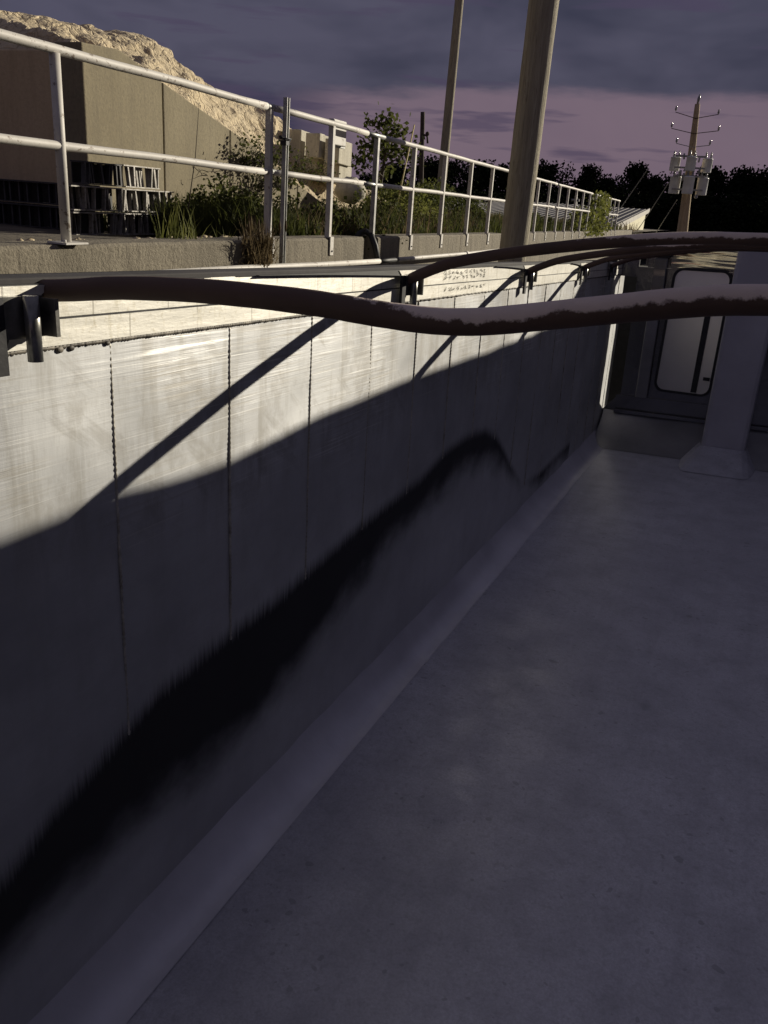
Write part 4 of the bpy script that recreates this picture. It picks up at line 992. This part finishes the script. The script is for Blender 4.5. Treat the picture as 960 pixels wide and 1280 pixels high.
# underside plate and frame beams
m_ = MB(); m_.box(-1.06 * S, 1.15 * S, YB0 * S, YB1 * S, (ZF - 0.06) * S, (ZF - 0.012) * S); m_.build('under_plate', M['dark'], tr_)
for sx in (-0.45, 0.45):
    m_ = MB(); m_.box((sx - .06) * S, (sx + .06) * S, YB0 * S, YB1 * S, (ZF - 0.3) * S, (ZF - 0.062) * S); m_.build('frame_beam', M['dark'], tr_)
m_ = MB(); m_.box(-0.99 * S, 1.09 * S, (YB0 - .04) * S, YB0 * S, ZF * S, -0.2 * S); m_.build('tailgate', M['bulk'], tr_)
for yy in (-1.1, 0.2):
    for xx in (-0.85, 0.85):
        m_ = MB(); c = Vector((xx * S, yy * S, -2.45)); m_.tube([c + Vector((-.25, 0, 0)), c + Vector((-.2, 0, 0)), c + Vector((.2, 0, 0)), c + Vector((.25, 0, 0))], [.45, .5, .5, .45], 28); m_.build('wheel', M['rubber'], tr_)

# ---------- front bulkhead
YB = 7.0
bk = empty('bulkhead'); bk.parent = tr_
mb_ = MB()
SL0, SL1 = -0.968, -0.868       # open slot beside the left wall
mb_.box(SL1 * S, 1.1 * S, YB * S, (YB + 0.04) * S, -1.5 * S, -0.13 * S)
mb_.box(-0.999 * S, SL1 * S, YB * S, (YB + 0.04) * S, -0.205 * S, -0.0 * S)
mb_.prism([(-0.999 * S, -1.5 * S), (SL1 * S, -1.5 * S), (SL1 * S, -1.12 * S), (-0.999 * S, -1.27 * S)], YB * S, (YB + .04) * S)
mb_.build('front_panel', M['bulk'], bk)
mb_ = MB(); mb_.box(-0.80 * S, 1.1 * S, (YB - 0.004) * S, (YB + 0.036) * S, -0.128 * S, 0.045 * S)
def wavef(u, v):
    x = -0.82 + 0.65 * u; z = -0.118 + 0.168 * v
    bend = v + 0.25 * (u - 0.4) ** 2 * (1 - v) + 0.05 * noise.noise(Vector((u * 3, v * 3, 0)))
    y = YB - 0.03 - 0.09 * (x + 0.4) - 0.045 * z + 0.00013 * math.sin(bend * 34) + 0.00006 * math.sin(bend * 61 + 2 * u) + 0.0005 * noise.noise(Vector((u * 4, v * 6, 1)))
    return (x * S, y * S, z * S)
mw = MB(); mw.grid(70, 60, wavef, True, True); mw.build('corrugated_plate', M['polish'], bk); mb_.build('top_panel', M['bulk'], bk)
# slope at the foot
mb_ = MB()
def sf(u, v):
    x = -0.985 + 2.07 * u; k = v; y = YB - 0.02 - (1 - k) ** 1.5 * 0.45 + 0.012 * noise.noise(Vector((x * 3, v * 3, 0))); z = ZF + 0.002 + 0.20 * k + 0.03 * k * k
    return (x * S, y * S, z * S)
mb_.grid(60, 10, sf, True, False); mb_.build('foot_slope', M['slope'], bk)
mb_ = MB(); mb_.box(-0.9 * S, -0.2 * S, (YB - .02) * S, (YB - .002) * S, -1.165 * S, -1.135 * S); mb_.build('stiffener', M['bulk'], bk)
mb_ = MB(); mb_.box(-0.9 * S, 1.09 * S, (YB - .05) * S, (YB - .022) * S, -1.275 * S, -1.25 * S); mb_.build('stiffener', M['bulk'], bk)
# upright channel
mb_ = MB(); mb_.box(-0.745 * S, -0.655 * S, (YB - 0.07) * S, (YB - 0.03) * S, -1.13 * S, -0.055 * S); po = mb_.build('upright_channel', M['slope'], bk, bevel=0.006)
mb_ = MB(); mb_.box(-0.755 * S, -0.645 * S, (YB - 0.08) * S, (YB - 0.02) * S, -0.05 * S, -0.035 * S); mb_.build('end_cap', M['dark'], po)
mb_ = MB(); mb_.grid(4, 12, lambda u, v: ((-0.742 + 0.084 * u) * S, (YB - 0.082 - 0.008 * u - 0.01 * v + 0.002 * math.sin(v * 11)) * S, (-0.30 + 0.235 * v) * S), True, True); mb_.build('lit_face', M['polish'], po)  # bright tilted plate added, stands in for light on the upright's top
# added black panel that blocks the bright view through the slot
fa = empty('slot_blocker'); fa.matrix_world = TM @ Matrix.Translation((-1.0 * S, 7.6 * S, 0)); tag(fa, 'added black panel ahead of the trailer, blocking the view through the slot beside the bulkhead', 'blocking panel')
mb_ = MB(); mb_.box(-0.35 * S, 0.33 * S, 0, 0.6, -2.6, -0.2 * S); mb_.build('blocker_panel', M['rubber'], fa, bevel=0.03)
mb_ = MB(); mb_.box(-0.3 * S, 0.28 * S, -0.03, -0.002, -1.6, -1.5); mb_.build('blocker_bar', M['dark'], fa)
# rounded inspection window with seal
def rrect(x0, x1, z0, z1, r, n=6):
    out = []
    for cx_, cz_, a0 in ((x1 - r, z1 - r, 0), (x0 + r, z1 - r, 90), (x0 + r, z0 + r, 180), (x1 - r, z0 + r, 270)):
        for k in range(n + 1):
            a = R(a0 + 90 * k / n); out.append((cx_ + r * math.cos(a), cz_ + r * math.sin(a)))
    return out
win = empty('inspection_window'); win.parent = bk; win.location = (-0.60 * S, (YB - 0.05) * S, -0.1 * S); win.rotation_euler = (R(-5.5), 0, R(-7))
ou = rrect(0, 0.43 * S, -0.955 * S, -0.015 * S, 0.075 * S); inn = rrect(0.018 * S, 0.412 * S, -0.937 * S, -0.033 * S, 0.06 * S)
q = MB(); n = len(ou)
vs = [(a, 0, b) for a, b in ou] + [(a, 0, b) for a, b in inn] + [(a, 0.03, b) for a, b in ou] + [(a, 0.03, b) for a, b in inn]
q.add(vs, [(i, n + i, n + (i + 1) % n, (i + 1) % n) for i in range(n)] + [(2 * n + i, i, (i + 1) % n, 2 * n + (i + 1) % n) for i in range(n)] + [(n + i, 3 * n + i, 3 * n + (i + 1) % n, n + (i + 1) % n) for i in range(n)], False)
q.build('seal', M['rubber'], win)
q = MB(); q.prism(rrect(0.018 * S, 0.412 * S, -0.937 * S, -0.033 * S, 0.06 * S), 0.012, 0.026); q.build('pane', M['pane'], win)
q = MB(); q.box(0.285 * S, 0.325 * S, -0.01, 0.010, -0.93 * S, -0.23 * S); q.build('divider_bar', M['rubber'], win)
q = MB(); q.box(0.36 * S, 0.405 * S, -0.02, 0.010, -0.83 * S, -0.805 * S); q.tube([(0.2 * S, -0.012, -0.27 * S), (0.36 * S, -0.012, -0.285 * S)], 0.008, 6); q.build('latch', M['dark'], win)
mb_ = MB(); mb_.box(-0.175 * S, -0.155 * S, (YB - .05) * S, (YB - .03) * S, -0.66 * S, -0.1 * S); mb_.build('trim_strip', M['polish'], bk)
# ---------- hoist housing
hh_ = MB(); HY = 6.68
hh_.add([(-0.185 * S, HY * S, ZF * S), (0.13 * S, HY * S, ZF * S), (0.165 * S, HY * S, 0.055 * S), (-0.165 * S, HY * S, 0.055 * S),
         (-0.185 * S, 6.99 * S, ZF * S), (0.13 * S, 6.99 * S, ZF * S), (0.165 * S, 6.99 * S, 0.055 * S), (-0.165 * S, 6.99 * S, 0.055 * S)],
        [(0, 1, 2, 3), (7, 6, 5, 4), (0, 3, 7, 4), (1, 5, 6, 2), (3, 2, 6, 7)])
hs_ = hh_.build('hoist_housing', M['hoist'], tr_, bevel=0.035)
fl = MB(); fl.add([(-0.30 * S, 6.17 * S, (ZF + .003) * S), (0.19 * S, 6.17 * S, (ZF + .003) * S), (0.15 * S, (HY - .004) * S, (ZF + 0.10) * S), (-0.20 * S, (HY - .004) * S, (ZF + 0.10) * S), (-0.31 * S, 6.95 * S, (ZF + .003) * S), (0.25 * S, 6.95 * S, (ZF + .003) * S), (-0.20 * S, 6.95 * S, (ZF + .10) * S), (0.15 * S, 6.95 * S, (ZF + .10) * S)],
                  [(0, 1, 2, 3), (0, 3, 6, 4), (1, 5, 7, 2)]); fl.build('foot_flare', M['floor'], hs_, bevel=0.05)

# ---------- tarp bows with brackets
bow1 = [(-1.0, -0.108), (-0.94, -0.103), (-0.85, -0.0936), (-0.725, -0.0878), (-0.62, -0.0876), (-0.522, -0.0904), (-0.44, -0.096), (-0.364, -0.0984), (-0.30, -0.094), (-0.224, -0.081), (-0.15, -0.0675), (-0.066, -0.0528), (0.01, -0.0444), (0.2, -0.035), (0.5, -0.045), (0.8, -0.075), (1.09, -0.10)]
bow2 = [(-0.985, -0.132), (-0.95, -0.112), (-0.854, -0.072), (-0.757, -0.048), (-0.66, -0.029), (-0.57, -0.013), (-0.395, 0.013), (-0.21, 0.033), (0, 0.040), (0.3, 0.04), (0.6, 0.015), (0.85, -0.03), (1.0, -0.08), (1.09, -0.11)]
def smooth(pts, n=4):
    out = []
    for i in range(len(pts) - 1):
        p0 = pts[max(i - 1, 0)]; p1 = pts[i]; p2 = pts[i + 1]; p3 = pts[min(i + 2, len(pts) - 1)]
        for k in range(n):
            t_ = k / n; out.append(tuple(0.5 * ((2 * b) + (-a + c) * t_ + (2 * a - 5 * b + 4 * c - d_) * t_ * t_ + (-a + 3 * b - 3 * c + d_) * t_ ** 3) for a, b, c, d_ in zip(p0, p1, p2, p3)))
    out.append(pts[-1]); return out
def bracket(y, near):
    e = MB(); yy = y * S - (0.075 if near else 0); X0 = -0.992 * S
    # white seat plate with tapering sides under the cap
    e.prism([(yy - 0.075, -0.098 * S), (yy + 0.075, -0.098 * S), (yy + 0.02, -0.13 * S), (yy - 0.02, -0.13 * S)], X0, X0 + 0.012, 'x')
    o = e.build('bow_bracket', M['band'], tr_)
    g = MB(); g.tube([(X0 + 0.035, yy + 0.005, -0.110 * S), (X0 + 0.035, yy + 0.005, -0.205 * S)], 0.0125, 12)
    g.box(X0 + 0.02, X0 + 0.055, yy + 0.035, yy + 0.043, -0.115 * S, -0.17 * S); g.box(X0 + 0.013, X0 + 0.02, yy - 0.05, yy + 0.045, -0.112 * S, -0.172 * S)
    g.build('socket', M['bracket'], o)
    if near:
        k_ = MB(); k_.prism([(yy - 0.3, -0.10 * S), (yy - 0.02, -0.112 * S), (yy - 0.02, -0.165 * S), (yy - 0.04, -0.205 * S), (yy - 0.075, -0.215 * S), (yy - 0.08, -0.19 * S), (yy - 0.3, -0.19 * S)], X0 + 0.001, X0 + 0.012, 'x'); k_.build('bracket_shadow', M['rubber'], o)  # black plate stands in for the shadow beside the near bracket
    h_ = MB(); h_.box(X0 + 0.014, X0 + 0.024, yy - 0.07, yy - 0.04, -0.112 * S, -0.222 * S); h_.build('hook', M['dark'], o)
for (yc, a_, b_) in ((1.0, -0.5, 0.42), (2.45, -0.85, 0.1), (3.93, -0.5, 0.08), (5.28, -0.3, 0.05)):
    m_ = MB(); top_ = []; bot_ = []
    for k in range(25):
        y = yc + a_ + (b_ - a_) * k / 24; dd = 1 - (yc - y) / -a_ if y < yc else 1 - (y - yc) / b_
        top_.append((y * S, -0.0965 * S)); bot_.append((y * S, (-0.0975 - 0.017 * max(0, dd) ** 1.4) * S))
    m_.prism(top_ + bot_[::-1], -0.993 * S, -0.984 * S, 'x'); m_.build('shadow_strip', M['rubber'], tr_)  # dark wedges added in place of the bow shadows under the cap
bows = [(-0.45, bow2, .018), (1.0, bow1, 0.0185), (2.45, bow2, 0.018), (3.93, bow2, 0.017), (5.28, bow2, 0.017), (6.35, bow2, 0.017)]
random.seed(13)
for (y, prf, r) in bows:
    pts = [(x * S, (y + 0.0) * S, z * S) for x, z in smooth(prf)]
    m_ = MB(); m_.tube(pts, [r * random.uniform(0.985, 1.015) for _ in pts], 20); m_.build('tarp_bow', M['bow'], tr_)
    bracket(y, y < 1.5)

# ================================================================== unseen wall added to shade the bed from the right (outside the picture)
nx = 1.6
nb = empty('unseen_shade_wall'); nb.matrix_world = TM
tag(nb, 'unseen dark wall added along the right side of the trailer to cast shade', 'shade wall')
m_ = MB(); pts = []
def topz(y):  # top edge shaped to cast the shade line on the left wall
    z = 1.56 + lerp_tab([(-4, -0.50), (0.2, -0.475), (0.88, -0.478), (1.0, -0.474), (1.13, -0.468), (1.25, -0.483), (1.52, -0.491), (1.7, -0.474), (1.93, -0.463), (2.3, -0.452), (2.63, -0.445), (3.2, -0.447), (3.85, -0.443), (4.4, -0.436), (4.9, -0.432), (5.72, -0.08), (6.7, 0.5)], y - 4.16)
    return z + 0.006 * noise.noise(Vector((y * 4, 0, 0)))
n = 260; ya, yb = -3.0, 10.86
m_.prism([(ya * S, -2.2)] + [((ya + (yb - ya) * k / n) * S, topz(ya + (yb - ya) * k / n) * S) for k in range(n + 1)] + [(yb * S, -2.2)], nx * S, (nx + 0.06) * S, 'x')
m_.build('shade_wall_sheet', M['dark'], nb)
for k in range(8):
    m_ = MB(); y = (ya + 0.3 + k * 1.9) * S; m_.box((nx + .062) * S, (nx + 0.16) * S, y, y + .1, -2.6, 0.95 * S); m_.build('shade_wall_post', M['dark'], nb)
